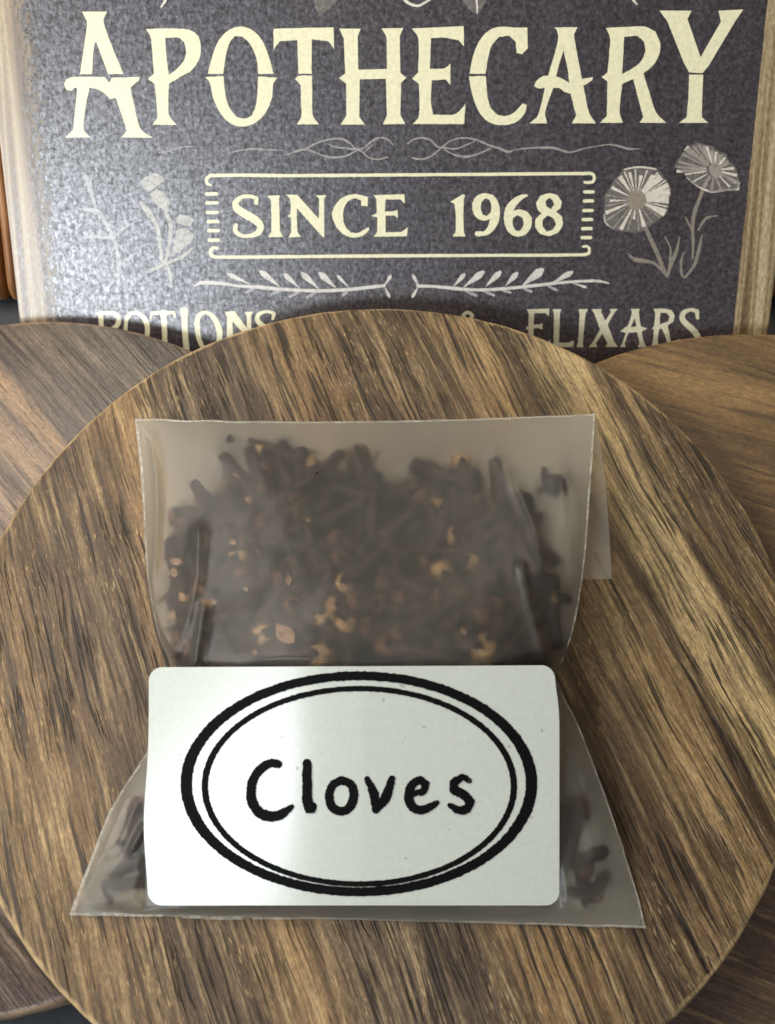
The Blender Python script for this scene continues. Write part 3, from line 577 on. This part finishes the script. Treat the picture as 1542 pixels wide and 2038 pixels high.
# ------------------------------------------------------------------ bag of cloves
RIML = [(140, 1822), (150, 1790), (180, 1710), (215, 1620), (250, 1560), (285, 1508), (316, 1450), (338, 1390), (345, 1338), (338, 1318), (315, 1265), (300, 1200), (289, 1110), (284, 1010), (278, 920), (268, 833)]
RIMR = [(1285, 1848), (1272, 1790), (1250, 1720), (1230, 1655), (1200, 1570), (1170, 1490), (1145, 1428), (1116, 1378), (1104, 1345), (1118, 1318), (1142, 1250), (1158, 1160), (1167, 1080), (1173, 990), (1180, 900), (1184, 823)]
TT = np.linspace(0, 1, len(RIML))
def rim(R, t):
    q = [p[0] for p in R]; r = [p[1] for p in R]; return np.interp(t, TT, q), np.interp(t, TT, r)
ss = lambda a, b, x: np.clip((x - a) / (b - a), 0, 1) ** 2 * (3 - 2 * np.clip((x - a) / (b - a), 0, 1))
def t_of_v(s, v):
    """row parameter of a pixel row, by interpolation between the two rims"""
    vm = np.array([(1 - (s + 1) / 2) * a[1] + (s + 1) / 2 * b[1] for a, b in zip(RIML, RIMR)]); return np.interp(-v, -vm, TT)
def z_rim(t): return np.interp(t, [0, .1, .3, .5, .62, .8, 1], [1.225, 1.27, 1.62, 2.12, 2.28, 2.36, 2.42])
def z_label(u, v):
    z = np.interp(v, [1325, 1805], [3.02, 1.56]); d = u - 600
    kink = 22 * np.log1p(np.exp(np.clip(d / 22, -60, 60)))          # soft max(0, d)
    k = np.interp(v, [1325, 1805], [1.0, .55])
    return z - k * .0009 * (kink - d) - .00022 * np.maximum(0, u - 720) - .0000004 * (u - 705) ** 2
LL, LR, LT, LB = 296, 1109, 1328, 1802
CREASE = [([(272, 838), (300, 872), (309, 930), (312, 1010), (308, 1110), (296, 1188), (318, 1250), (346, 1300)], 0.210, 8), ([(395, 1060), (392, 1150), (372, 1240), (350, 1292)], 0.120, 14),
          ([(405, 1210), (398, 1260), (385, 1330)], 0.150, 12), ([(978, 885), (1003, 930), (1035, 985), (1062, 1050), (1078, 1130)], .085, 20), ([(1038, 1128), (1052, 1200), (1072, 1270), (1092, 1330)], .09, 12),
          ([(1118, 960), (1132, 1050), (1140, 1140)], 0.075, 14), ([(880, 840), (840, 850), (780, 856)], 0.075, 8), ([(250, 1590), (225, 1650), (190, 1730), (165, 1790)], 0.075, 8), ([(270, 1600), (240, 1680), (215, 1700)], 0.075, 9), ([(284, 1650), (262, 1690)], 0.120, 7), ([(1125, 1420), (1150, 1560), (1180, 1700)], 0.075, 18)]
def crease(u, v):
    z = 0.0
    for pts, h, wd in CREASE:
        best = 1e9
        for (x0, y0), (x1, y1) in zip(pts[:-1], pts[1:]):
            dx, dy = x1 - x0, y1 - y0; k = max(0, min(1, ((u - x0) * dx + (v - y0) * dy) / (dx * dx + dy * dy)))
            best = min(best, math.hypot(u - x0 - k * dx, v - y0 - k * dy))
        if best < wd * 4: z += h * math.exp(-abs(best / wd) ** 1.4)
    return z
def z_front(s, t, u, v):
    b = np.interp(t, [0, .02, .06, .12, .3, .5, .6, .75, .88, .96, 1], [0.012, .07, .32, .52, .68, .80, .82, .66, .36, .13, .012])
    e = max(0.0, 1 - abs(s) ** 3.4)
    z = z_rim(t) + b * e
    wob = .05 * mnoise.noise(Vector((u * .006, v * .006, 3))) + .012 * mnoise.noise(Vector((u * .024, v * .02, 8)))
    z += (wob + crease(u, v)) * min(1, e * 3) * min(1, t * 12) * min(1, (1 - t) * 12)
    if 1280 < v < 1850: z = min(z, z_label(u, v) - .035 + max(0, 1325 - v) * .008 + max(0, LL - 12 - u, u - LR - 8) * .008)
    return float(z)
def z_back(s, t):
    b = np.interp(t, [0, .05, .3, .55, .8, 1], [0, .03, .42, .95, .75, 0.0])
    e = max(0.0, 1 - abs(s) ** 2.2)
    return float(max(ZTOP + .015, z_rim(t) - b * e))
def bag_px(s, t):
    lu, lv = rim(RIML, t); ru, rv = rim(RIMR, t); k = (s + 1) / 2
    u = lu * (1 - k) + ru * k; v = lv * (1 - k) + rv * k
    v += 10 * (1 - s * s) * ss(.9, 1, t) - 4 * (1 - s * s) * ss(.1, 0, t) + 2.5 * mnoise.noise(Vector((u * .02, t * 3, 2)))
    u += 2.0 * mnoise.noise(Vector((v * .03, s, 6)))
    return u, v
def film(name, roughness, haze, clear, tint, sheen_rough, ior=1.3, patchy=False):
    T = NT(name); vec, _ = T.obj(); n1 = T.noise(vec, 3.5, 4, .6); n2 = T.noise(vec, 30, 2, .6)
    nm = T.bump(T.math('ADD', T.math('MULTIPLY', n1, .5), T.math('MULTIPLY', n2, .3)), .45, .02)
    rf = T.n('BsdfRefraction'); rf.inputs['Color'].default_value = (*tint, 1); rf.inputs['Roughness'].default_value = roughness; rf.inputs['IOR'].default_value = ior
    tl = T.n('BsdfTranslucent'); tl.inputs['Color'].default_value = (.88, .85, .75, 1)
    df = T.n('BsdfDiffuse'); df.inputs['Color'].default_value = (.82, .80, .71, 1); T.put(df.inputs['Normal'], nm)
    tr = T.n('BsdfTransparent')
    gl = T.n('BsdfGlossy'); gl.inputs['Roughness'].default_value = sheen_rough; T.put(gl.inputs['Normal'], nm)
    def mx(f, a, b):
        m = T.n('MixShader'); T.put(m.inputs[0], f); T.t.links.new(a, m.inputs[1]); T.t.links.new(b, m.inputs[2]); return m.outputs[0]
    body = mx(.5, tl.outputs[0], df.outputs[0])
    see = mx(clear, rf.outputs[0], tr.outputs[0])
    a = mx(haze, see, body)
    fr = T.n('Fresnel'); fr.inputs['IOR'].default_value = 1.45; T.put(fr.inputs['Normal'], nm)
    fin = mx(T.math('MULTIPLY', fr.outputs[0], .7), a, gl.outputs[0])
    if patchy: fin = mx(T.ramp(T.noise(vec, 7, 4, .7), [(.38, .15), (.6, .95)]), tr.outputs[0], fin)
    T.t.links.new(fin, T.out.inputs[0]); return T.m
M_film = film("frosted_film", .60, .11, .05, (.98, .955, .91), .34)
M_film_back = film("frosted_film_back", .45, .60, .5, (.95, .94, .92), .35, 1.05)
M_flap = film('frosted_film_flap', .45, .34, .25, (.96, .94, .90), .35, 1.05)
M_edge = film("frosted_film_edge", .5, .75, .3, (.97, .97, .97), .3, 1.05, True)
bag = empty("film_bag", (0, -3.2, ZTOP)); tag(bag, "frosted clear bag of dried cloves with white oval label lying on the top coaster", "bag")
NS, NTT = 150, 170
def sheet(name, zf, mat, ns=NS, nt=NTT):
    vs, fs = [], []
    for j in range(nt + 1):
        t = j / nt
        for i in range(ns + 1):
            s = math.sin((2 * i / ns - 1) * math.pi / 2 * .94) / math.sin(math.pi / 2 * .94); u, v = bag_px(s, t); z = zf(s, t, u, v)
            vs.append((u, v, z))
    for j in range(nt):
        for i in range(ns): a = j * (ns + 1) + i; fs.append((a, a + 1, a + ns + 2, a + ns + 1))
    return vs, fs
vs, fs = sheet("front_sheet", z_front, None)
mesh("front_sheet", [at_z(*p) for p in vs], fs, M_film, bag, smooth=True)
vs, fs = sheet("back_sheet", lambda s, t, u, v: 0, None, 60, 70)
bv = []
for k, (u, v, _) in enumerate(vs):
    j, i = divmod(k, 61); t = j / 70; s = math.sin((2 * i / 60 - 1) * math.pi / 2 * .94) / math.sin(math.pi / 2 * .94)
    p = at_z(u, v, float(z_rim(t)) - .004); bv.append((p[0], p[1], z_back(s, t) - .004))
mesh("back_sheet", bv, [f[::-1] for f in fs], M_film_back, bag, smooth=True)
# folded-over flap behind the top edge, peeping out at the right
fv, ff = [], []
for j in range(25):
    k = j / 24
    for i in range(13):
        u = np.interp(i / 12, [0, 1], [1010, np.interp(k, [0, .4, .75, 1], [1186, 1205, 1213, 1217])]); v = 834 + k * (1156 - 834) - 4 * i / 12
        fv.append(at_z(u, v, 2.40 - .55 * k - .12 * math.sin(k * math.pi)))
    if j:
        for i in range(12): a = (j - 1) * 13 + i; ff.append((a, a + 1, a + 14, a + 13))
flap = mesh("folded_flap", fv, ff, M_flap, bag, smooth=True)
def ribbon(name, pts, zs, wds, mat, parent, up=.012):
    q = cat_smooth(pts, False, 70, 6); n = len(q); zz = np.interp(np.linspace(0, 1, n), np.linspace(0, 1, len(zs)), zs); ww = np.interp(np.linspace(0, 1, n), np.linspace(0, 1, len(wds)), wds)
    v, f = [], []
    for i, p in enumerate(q):
        d = q[min(n - 1, i + 1)] - q[max(0, i - 1)]; d /= max(1e-9, np.linalg.norm(d)); nn = np.array([-d[1], d[0]])
        j = 1.2 * mnoise.noise(Vector((p[0] * .2, p[1] * .2, 4)))
        a, b = p + nn * (ww[i] / 2 + j), p - nn * ww[i] / 2
        v.append(at_z(a[0], a[1], zz[i] + up)); v.append(at_z(b[0], b[1], zz[i] + up))
        if i: f.append((2 * i - 2, 2 * i - 1, 2 * i + 1, 2 * i))
    return mesh(name, v, f, mat, parent)
ribbon("flap_seam", [(1165, 1099), (1190, 1096), (1213, 1092)], [1.85, 1.82, 1.82], [3, 4, 9], M_edge, flap, .02)
def rz(R, n=16): return [float(z_rim(t)) for t in TT]
ribbon("sealed_edge", [(p[0] + 3, p[1]) for p in RIML], rz(RIML), [11, 8, 6, 5, 4, 3, 3, 3, 3, 3, 2.5, 2.5, 2.5, 3, 4, 6], M_edge, bag, .018)
ribbon("sealed_edge", [(p[0] - 2, p[1]) for p in RIMR], rz(RIMR), [4, 2, 2, 2, 2, 2, 3, 4, 3, 3, 3, 3, 4, 4, 4, 4], M_edge, bag, .018)
bot = [bag_px(s, 0.0) for s in np.linspace(-1, 1, 20)]
ribbon("bottom_seam", [(u, v - 3) for u, v in bot], [1.228] * 20, [5, 6, 7, 9, 13, 15, 12, 8, 5, 3, 2, 2, 2, 2, 2, 2, 2, 2, 2, 3], M_edge, bag, .02)
top = [bag_px(s, 1.0) for s in np.linspace(-1, 1, 20)]
ribbon("fold_edge", [(u, v + 2) for u, v in top], [2.43] * 20, [4, 3, 3, 2, 2, 2, 1.5, 1.5, 2, 2, 2, 3, 3, 2, 2, 2, 2, 2, 2, 3], M_edge, bag, .02)

# label sticker
def on_label(u, v, off): return at_z(u, v, float(z_label(u, v)) + off)
def mat_label():
    T = NT("sticker_paper"); vec, _ = T.obj(); n = T.noise(vec, 14, 4, .6)
    sp = T.ramp(T.noise(vec, 11, 0), [(.84, 0.0), (.86, 1.0)])
    T.principled(T.mix(T.math('MULTIPLY', sp, .5), T.ramp(n, [(.3, lin(198, 202, 192)), (.7, lin(206, 210, 199))]), (.2, .18, .15, 1)), .34, T.bump(n, .12, .01), .5, **{'Coat Weight': .25, 'Coat Roughness': .18}); return T.m
M_lab = mat_label()
def mat_labelink():
    T = NT("black_marker_ink"); vec, _ = T.obj(); n = T.noise(vec, 40, 4, .7)
    T.principled(T.ramp(n, [(.3, .003), (.7, .007)]), T.remap(n, .3, .7, .5, .7), T.bump(n, .5, .01), .06); return T.m
M_link = mat_labelink()
def lab_edge(u, v):   # slightly uneven sides
    k = (u - LL) / (LR - LL)
    du = (-10 * math.exp(-((v - 1640) / 110) ** 2)) * max(0, 1 - k * 4) + (-5 * ss(1450, 1340, v)) * max(0, k * 4 - 3) + 4 * ss(1340, 1420, v) * max(0, k * 4 - 3)
    dv = -4 * k * (1 - ss(1330, 1500, v))
    return u + du, v + dv
nu, nv = 90, 54; lv, lf = [], []; rad = 27
def corner(u, v):
    cx = min(max(u, LL + rad), LR - rad); cy = min(max(v, LT + rad), LB - rad); d = math.hypot(u - cx, v - cy)
    if d > 1e-6 and u != cx and v != cy:   # square ring to round ring
        m = max(abs(u - cx), abs(v - cy)); u, v = cx + (u - cx) * m / d, cy + (v - cy) * m / d
    return u, v
def axis(a, b, n): 
    e = list(np.linspace(0, rad, 9)); return [a + x for x in e] + list(np.linspace(a + rad, b - rad, n)[1:-1]) + [b - x for x in e[::-1]]
au, av = axis(LL, LR, nu), axis(LT, LB, nv)
for v in av:
    for u in au: uu, vv = lab_edge(*corner(u, v)); lv.append(on_label(uu, vv, 0.0))
W_ = len(au)
for j in range(len(av) - 1):
    for i in range(W_ - 1): a = j * W_ + i; lf.append((a, a + W_, a + W_ + 1, a + 1))
nb = len(lv)
border = [i for i in range(W_)] + [j * W_ + W_ - 1 for j in range(1, len(av))] + [(len(av) - 1) * W_ + i for i in range(W_ - 2, -1, -1)] + [j * W_ for j in range(len(av) - 2, 0, -1)]
for b in border: lv.append(lv[b] - np.array([0, -.003, .012]))
m_ = len(border)
for i in range(m_): lf.append((border[i], border[(i + 1) % m_], nb + (i + 1) % m_, nb + i))
sticker = mesh("label_sticker", lv, lf, M_lab, bag, smooth=False)
tag(sticker, "white rectangular sticker with rounded corners, double oval and the word Cloves")
def ring(cx, cy, ao, bo, ai, bi, cy2=None, amp=1.7, n=640, seed=0):
    v, f = [], []; cy2 = cy2 or cy
    for i in range(n):
        a = 2 * math.pi * i / n
        j1 = amp * mnoise.noise(Vector((math.cos(a) * 48, math.sin(a) * 48, seed))); j2 = amp * mnoise.noise(Vector((math.cos(a) * 48, math.sin(a) * 48, seed + 3)))
        for (x, y) in ((cx + (ao + j1) * math.cos(a), cy + (bo + j1) * math.sin(a)), (cx + (ai + j2) * math.cos(a), cy2 + (bi + j2) * math.sin(a))): v.append(on_label(x, y, .0042))
    for i in range(n): a, b = 2 * i, 2 * ((i + 1) % n); f.append((a, a + 1, b + 1, b))
    return mesh("oval_ring", v, f, M_link, sticker)
ring(714, 1560, 355, 224, 332, 206, seed=1); ring(715, 1565, 314, 200, 301, 189, seed=7, amp=1.3)
Lc = Z(440, 1470, 2.7536)
kl = lambda *a: [x / 2.7536 * 1.1 for x in a]
def word(*strokes):
    p = Print(on_label)
    for pts, ws in strokes: p.stroke(pts, ws, jit=2.2, sub=12)
    p.make("letter", M_link, sticker)
word((Lc((312, 142), (275, 135), (225, 160), (180, 215), (163, 285), (172, 355), (215, 410), (275, 427), (330, 415), (385, 375)), kl(40, 42, 46, 46, 48, 48, 52, 52, 50, 26)))
word((Lc((470, 135), (470, 250), (472, 340), (487, 390), (505, 370)), kl(44, 48, 50, 56, 36)))
word((Lc((655, 228), (610, 258), (593, 310), (605, 370), (650, 398), (700, 380), (726, 320), (712, 255), (660, 228)), kl(42, 42, 44, 44, 44, 46, 46, 44, 42)))
word((Lc((800, 222), (835, 300), (848, 390)), kl(30, 48, 40)), (Lc((848, 392), (900, 325), (935, 222)), kl(34, 52, 36)))
word((Lc((1045, 305), (1110, 290), (1122, 250), (1090, 225), (1050, 250), (1028, 310), (1045, 370), (1095, 392), (1150, 372), (1182, 352)), kl(28, 38, 38, 40, 46, 48, 46, 44, 40, 26)))
word((Lc((1360, 232), (1325, 213), (1275, 240), (1275, 280), (1330, 310), (1365, 345), (1345, 385), (1300, 392), (1252, 365)), kl(26, 34, 42, 46, 46, 46, 46, 42, 24)))

# ------------------------------------------------------------------ cloves
def clove_mat(name, a, b):
    T = NT(name); vec, _ = T.obj(); n = T.noise(vec, 9, 4, .65)
    T.principled(T.ramp(n, [(.3, a), (.7, b)]), .55, T.bump(n, .8, .05), .4); return T.m
K_dark = clove_mat("clove_stem_brown", lin(36, 24, 17), lin(72, 48, 34)); K_mid = clove_mat("clove_bud_red_brown", lin(66, 44, 32), lin(124, 86, 62))
K_tan = clove_mat("clove_bud_tan", lin(150, 112, 74), lin(210, 172, 126)); K_black = clove_mat("clove_bud_black", lin(26, 19, 15), lin(52, 37, 29))
def clove_meshes(seed, budmat):
    r = random.Random(seed); vs, fs = [], []; n = 8
    prof = [(-.62, .05), (-.60, .085), (-.4, .10), (-.1, .125), (.12, .15), (.24, .175), (.30, .16)]
    for h, q in prof:
        for i in range(n):
            a = 2 * math.pi * i / n; k = q * (1 + .16 * math.cos(4 * a)) + r.uniform(-.008, .008); vs.append((k * math.cos(a), k * math.sin(a), h))
    for j in range(len(prof) - 1):
        for i in range(n): a, b = j * n + i, j * n + (i + 1) % n; fs.append((a, b, b + n, a + n))
    fs.append(tuple(range(n - 1, -1, -1)))
    for k in range(4):                      # four calyx lobes
        a = k * math.pi / 2; c, s_ = math.cos(a), math.sin(a); b = len(vs); op = r.uniform(.9, 1.15)
        for (rr, tt, h) in ((.13, -.09, .22), (.13, .09, .22), (.26 * op, -.06, .38), (.26 * op, .06, .38), (.33 * op, 0, .46), (.16, 0, .30)):
            vs.append((rr * c - tt * s_, rr * s_ + tt * c, h))
        fs += [(b, b + 1, b + 3, b + 2), (b + 2, b + 3, b + 4), (b + 5, b + 2, b + 4), (b + 5, b + 4, b + 3), (b + 5, b, b + 2), (b + 5, b + 3, b + 1)]
    st = bpy.data.meshes.new("clove"); st.from_pydata([tuple(np.array(p) * S) for p in vs], [], fs); st.materials.append(K_dark); st.polygons.foreach_set('use_smooth', [True] * len(st.polygons))
    vs, fs = [], []; m = 8
    for j in range(m + 1):
        th = math.pi * j / m
        for i in range(10):
            a = 2 * math.pi * i / 10; q = .19 * (1 + r.uniform(-.05, .05)); vs.append((q * math.sin(th) * math.cos(a), q * math.sin(th) * math.sin(a), .42 + q * math.cos(th) * .95))
    for j in range(m):
        for i in range(10): a, b = j * 10 + i, j * 10 + (i + 1) % 10; fs.append((a, a + 10, b + 10, b))
    bd = bpy.data.meshes.new("bud"); bd.from_pydata([tuple(np.array(p) * S) for p in vs], [], fs); bd.materials.append(budmat); bd.polygons.foreach_set('use_smooth', [True] * len(bd.polygons))
    return st, bd
PROTO = []
for i, mt in enumerate((K_mid, K_black, K_mid, K_tan, K_black, K_tan)):
    st, bd = clove_meshes(i + 1, mt); PROTO.append((st, bd))
CG = "dried cloves inside the frosted bag"
CLAB = ("dark dried clove among the heap inside the frosted bag", "dried clove with a pale tan bud inside the frosted bag")
first = {}
def inside(o, k, sc_, tol=.015):
    """slide a clove down until none of it stands through the front film; returns the worst excess left"""
    R = o.rotation_euler.to_matrix(); V = np.array([R @ (vv.co * sc_) for me in PROTO[k] for vv in me.vertices][::3]) / S
    for _ in range(7):
        c = np.array(o.location) / S; worst = -9; low = 9
        for p in V + c:
            q = p - CAM; d = q @ FW; u, v = CU + F * (q @ RT) / d, CV - F * (q @ UP) / d
            s, t = st_of(u, v)
            if abs(s) > .992 or not .004 < t < .997: return 9
            worst = max(worst, p[2] - z_front(s, t, u, v) + tol); low = min(low, p[2] - ZTOP - .01)
        if worst <= 0: return low if low < -.12 else 0
        o.location.z -= (worst + .01) * S
    return worst
def clove(u, v, z, k, rot, sc_=1.0, label=None):
    if k not in first:
        o = bpy.data.objects.new("clove", PROTO[k][0]); col.objects.link(o)
        b = bpy.data.objects.new("bud", PROTO[k][1]); col.objects.link(b); b.parent = o
        tag(o, CLAB[1 if k in (3, 5) else 0], "clove", CG + (" with tan buds" if k in (3, 5) else "")); first[k] = o
    else:
        o = first[k].copy(); col.objects.link(o)
        for ch in first[k].children: c = ch.copy(); col.objects.link(c); c.parent = o
    p = at_z(u, v, z); o.location = Vector(p * S); o.rotation_euler = rot; o.scale = (sc_,) * 3
    o['label'] = label or CLAB[1 if k in (3, 5) else 0]
    if inside(o, k, sc_) and first[k] is not o:
        for ch in list(o.children): bpy.data.objects.remove(ch)
        bpy.data.objects.remove(o); return None
    return o
def st_of(u, v):
    t = 0.5
    for _ in range(3):
        lu, lv_ = rim(RIML, t); ru, rv = rim(RIMR, t); s = 2 * (u - lu) / (ru - lu) - 1; t = float(t_of_v(np.clip(s, -1, 1), v))
    return float(np.clip(s, -1, 1)), t
topb = lambda u: np.interp(u, [320, 420, 480, 560, 650, 760, 900, 1000, 1060], [872, 860, 862, 880, 905, 935, 925, 945, 1060])
cnt = 0; tries = 0; placed = []
while cnt < 250 and tries < 9000:
    tries += 1
    u = random.uniform(325, 1075); v = random.uniform(870, 1420)
    if v < topb(u) + 25: continue
    if v > 1300 and not 400 < u < 1050: continue
    s, t = st_of(u, v); zf, zb = z_front(s, t, u, v), z_back(s, t)
    th = zf - zb
    if th < .45: continue
    z = zb + .2 + (th - .45) * (random.random() ** .5)
    p = at_z(u, v, z)
    if any((p[0] - q[0]) ** 2 + (p[1] - q[1]) ** 2 + (p[2] - q[2]) ** 2 < .20 ** 2 for q in placed): continue
    placed.append(p)
    k = random.choices(range(6), [3, 3, 3, .55, 3, .5])[0]
    tilt = math.pi / 2 + random.gauss(0, .16)
    clove(u, v, z, k, (tilt, 0, random.uniform(0, 2 * math.pi)), random.uniform(.75, .98)); cnt += 1
SHOW = [(360, 1140, 3, .4, "clove with a pinkish tan bud by the left edge of the bag"), (440, 1205, 5, 1.5, "tan budded clove lying level just above the label's top left corner, beside the bright fold"),
        (585, 1262, 3, 4.6, "clove with a large peach coloured bud close above the top edge of the label"), (490, 1150, 2, 3.0, "clove seen bud first as a dusky round ball in the left half of the bag"),
        (455, 1010, 0, 3.2, "long dark clove standing upright in the upper left of the bag"), (625, 1200, 5, 2.6, "clove with a yellowish split bud in the middle of the heap"), (450, 915, 1, 3.1, "black clove topmost of the heap at the bag's upper left"),
        (670, 1185, 3, .3, "tan budded clove near the centre of the bag, against the film"), (880, 1130, 3, 2.0, "blurred tan budded clove in the right half of the heap"), (905, 1255, 5, 1.0, "small tan budded clove above the label's right half"),
        (545, 1060, 0, 5.0, "brown clove lying aslant left of the bag's centre"), (430, 1150, 3, 2.4, "olive tan budded clove blurred behind the left crease"), (570, 1300, 5, 1.5, "pale budded clove half hidden by the label's top edge"),
        (1090, 945, 1, .5, "lone black clove in the bag's upper right corner"), (1068, 1130, 2, .2, "reddish brown clove beside the right hand crease, above its neighbour"),
        (1092, 1200, 0, 3.3, "brown clove low by the bag's right edge, beside the right hand crease"), (560, 900, 3, 1.1, "tan budded clove blurred near the top fold"),
        (235, 1735, 0, 2.3, "dark clove left of the label in the bag's lower corner, nearest the edge"), (265, 1700, 1, .9, "black clove left of the label, close against it"), (262, 1755, 2, 1.8, "reddish clove left of the label, nearest the bottom seam"),
        (1155, 1740, 1, .3, "black clove right of the label in the bag's lower right corner"), (1140, 1650, 2, 2.9, "reddish clove right of the label, above the black one"), (1160, 1775, 0, 1.4, "brown clove right of the label, nearest the bottom seam")]
SHOW += [(205, 1770, 2, .6, "reddish clove left of the label, deepest in the bag's lower left corner"), (268, 1650, 0, 3.0, "brown clove left of the label, highest of the corner cloves there"), (1185, 1765, 0, 2.4, "brown clove right of the label, deepest in the lower right corner"),
         (1135, 1700, 0, .9, "brown clove right of the label, close against its edge"), (1175, 1700, 4, 1.9, "black clove right of the label, nearest the bag's slanting side")]
for (u, v, k, yaw, lb) in SHOW:
    s, t = st_of(u, v); zf, zb = z_front(s, t, u, v), z_back(s, t)
    for sc_ in (.95, .75, .6, .45, .33):
        if clove(u, v, max(zb + .1, zf - .12), k, ((.35 if lb.startswith('lone') else math.pi / 2), 0, yaw), sc_, lb): break

# flakes of broken clove lying right against the film
K_flake = clove_mat("clove_flake_pinkish", lin(120, 90, 66), lin(186, 148, 116))
for n_, (u, v, a, b, yaw, lb) in enumerate([(352, 1118, 15, 9, .3, "upper of two pinkish flakes at the bag's left edge"), (346, 1140, 12, 10, .9, "lower of two pinkish flakes at the bag's left edge"), (416, 1199, 19, 9, .1, "straw coloured flake beside the bright fold near the label's top left"),
        (572, 1262, 27, 17, .5, "largest peach coloured flake, just above the label's left half"), (463, 1079, 8, 7, 0, "small pinkish flake in the upper left of the heap"), (470, 946, 9, 4, .4, "tiny bright flake high at the bag's upper left"),
        (495, 996, 6, 7, 1, "tiny peach flake below the bright one at the upper left"), (344, 1222, 6, 9, .4, "tiny pale flake low at the bag's left edge"), (508, 1300, 7, 5, .3, "tiny white flake touching the label's top edge zone"), (612, 1035, 7, 4, .2, "tiny greyish flake left of the bag's middle"),
        (489, 1173, 7, 4, .5, "tiny bright flake on the round dusky bud"), (922, 1256, 9, 8, .2, "pale flake in the right half, above the label"), (660, 1197, 14, 9, 1.1, "yellowish flake in the middle of the heap"), (235, 1786, 6, 6, 0, "tiny pale flake in the bag's lower left corner"), (575, 1155, 9, 11, .2, "pale upright flake right of the round dusky bud")]):
    N_ = 9; vs = []
    for top_ in (1, 0):
        for i in range(N_):
            an = 2 * math.pi * i / N_; q = .8 + .55 * mnoise.noise(Vector((math.cos(an) * 3, math.sin(an) * 3, n_ * 3.1)))
            x, y = a * q * math.cos(an), b * q * math.sin(an); uu = u + x * math.cos(yaw) - y * math.sin(yaw); vv = v + x * math.sin(yaw) + y * math.cos(yaw)
            s_, t_ = st_of(uu, vv); vs.append(at_z(uu, vv, z_front(s_, t_, uu, vv) - (.012 if top_ else .07)))
    s_, t_ = st_of(u, v); vs.append(at_z(u, v, z_front(s_, t_, u, v) - .008))
    fs = [(2 * N_, (i + 1) % N_, i) for i in range(N_)] + [(i, (i + 1) % N_, N_ + (i + 1) % N_, N_ + i) for i in range(N_)] + [tuple(range(2 * N_ - 1, N_ - 1, -1))]
    o = mesh("clove_flake", vs, fs, K_flake, None, at_z(u, v, z_front(s_, t_, u, v) - .05)); tag(o, lb, "clove flake", "broken flakes of clove against the film")
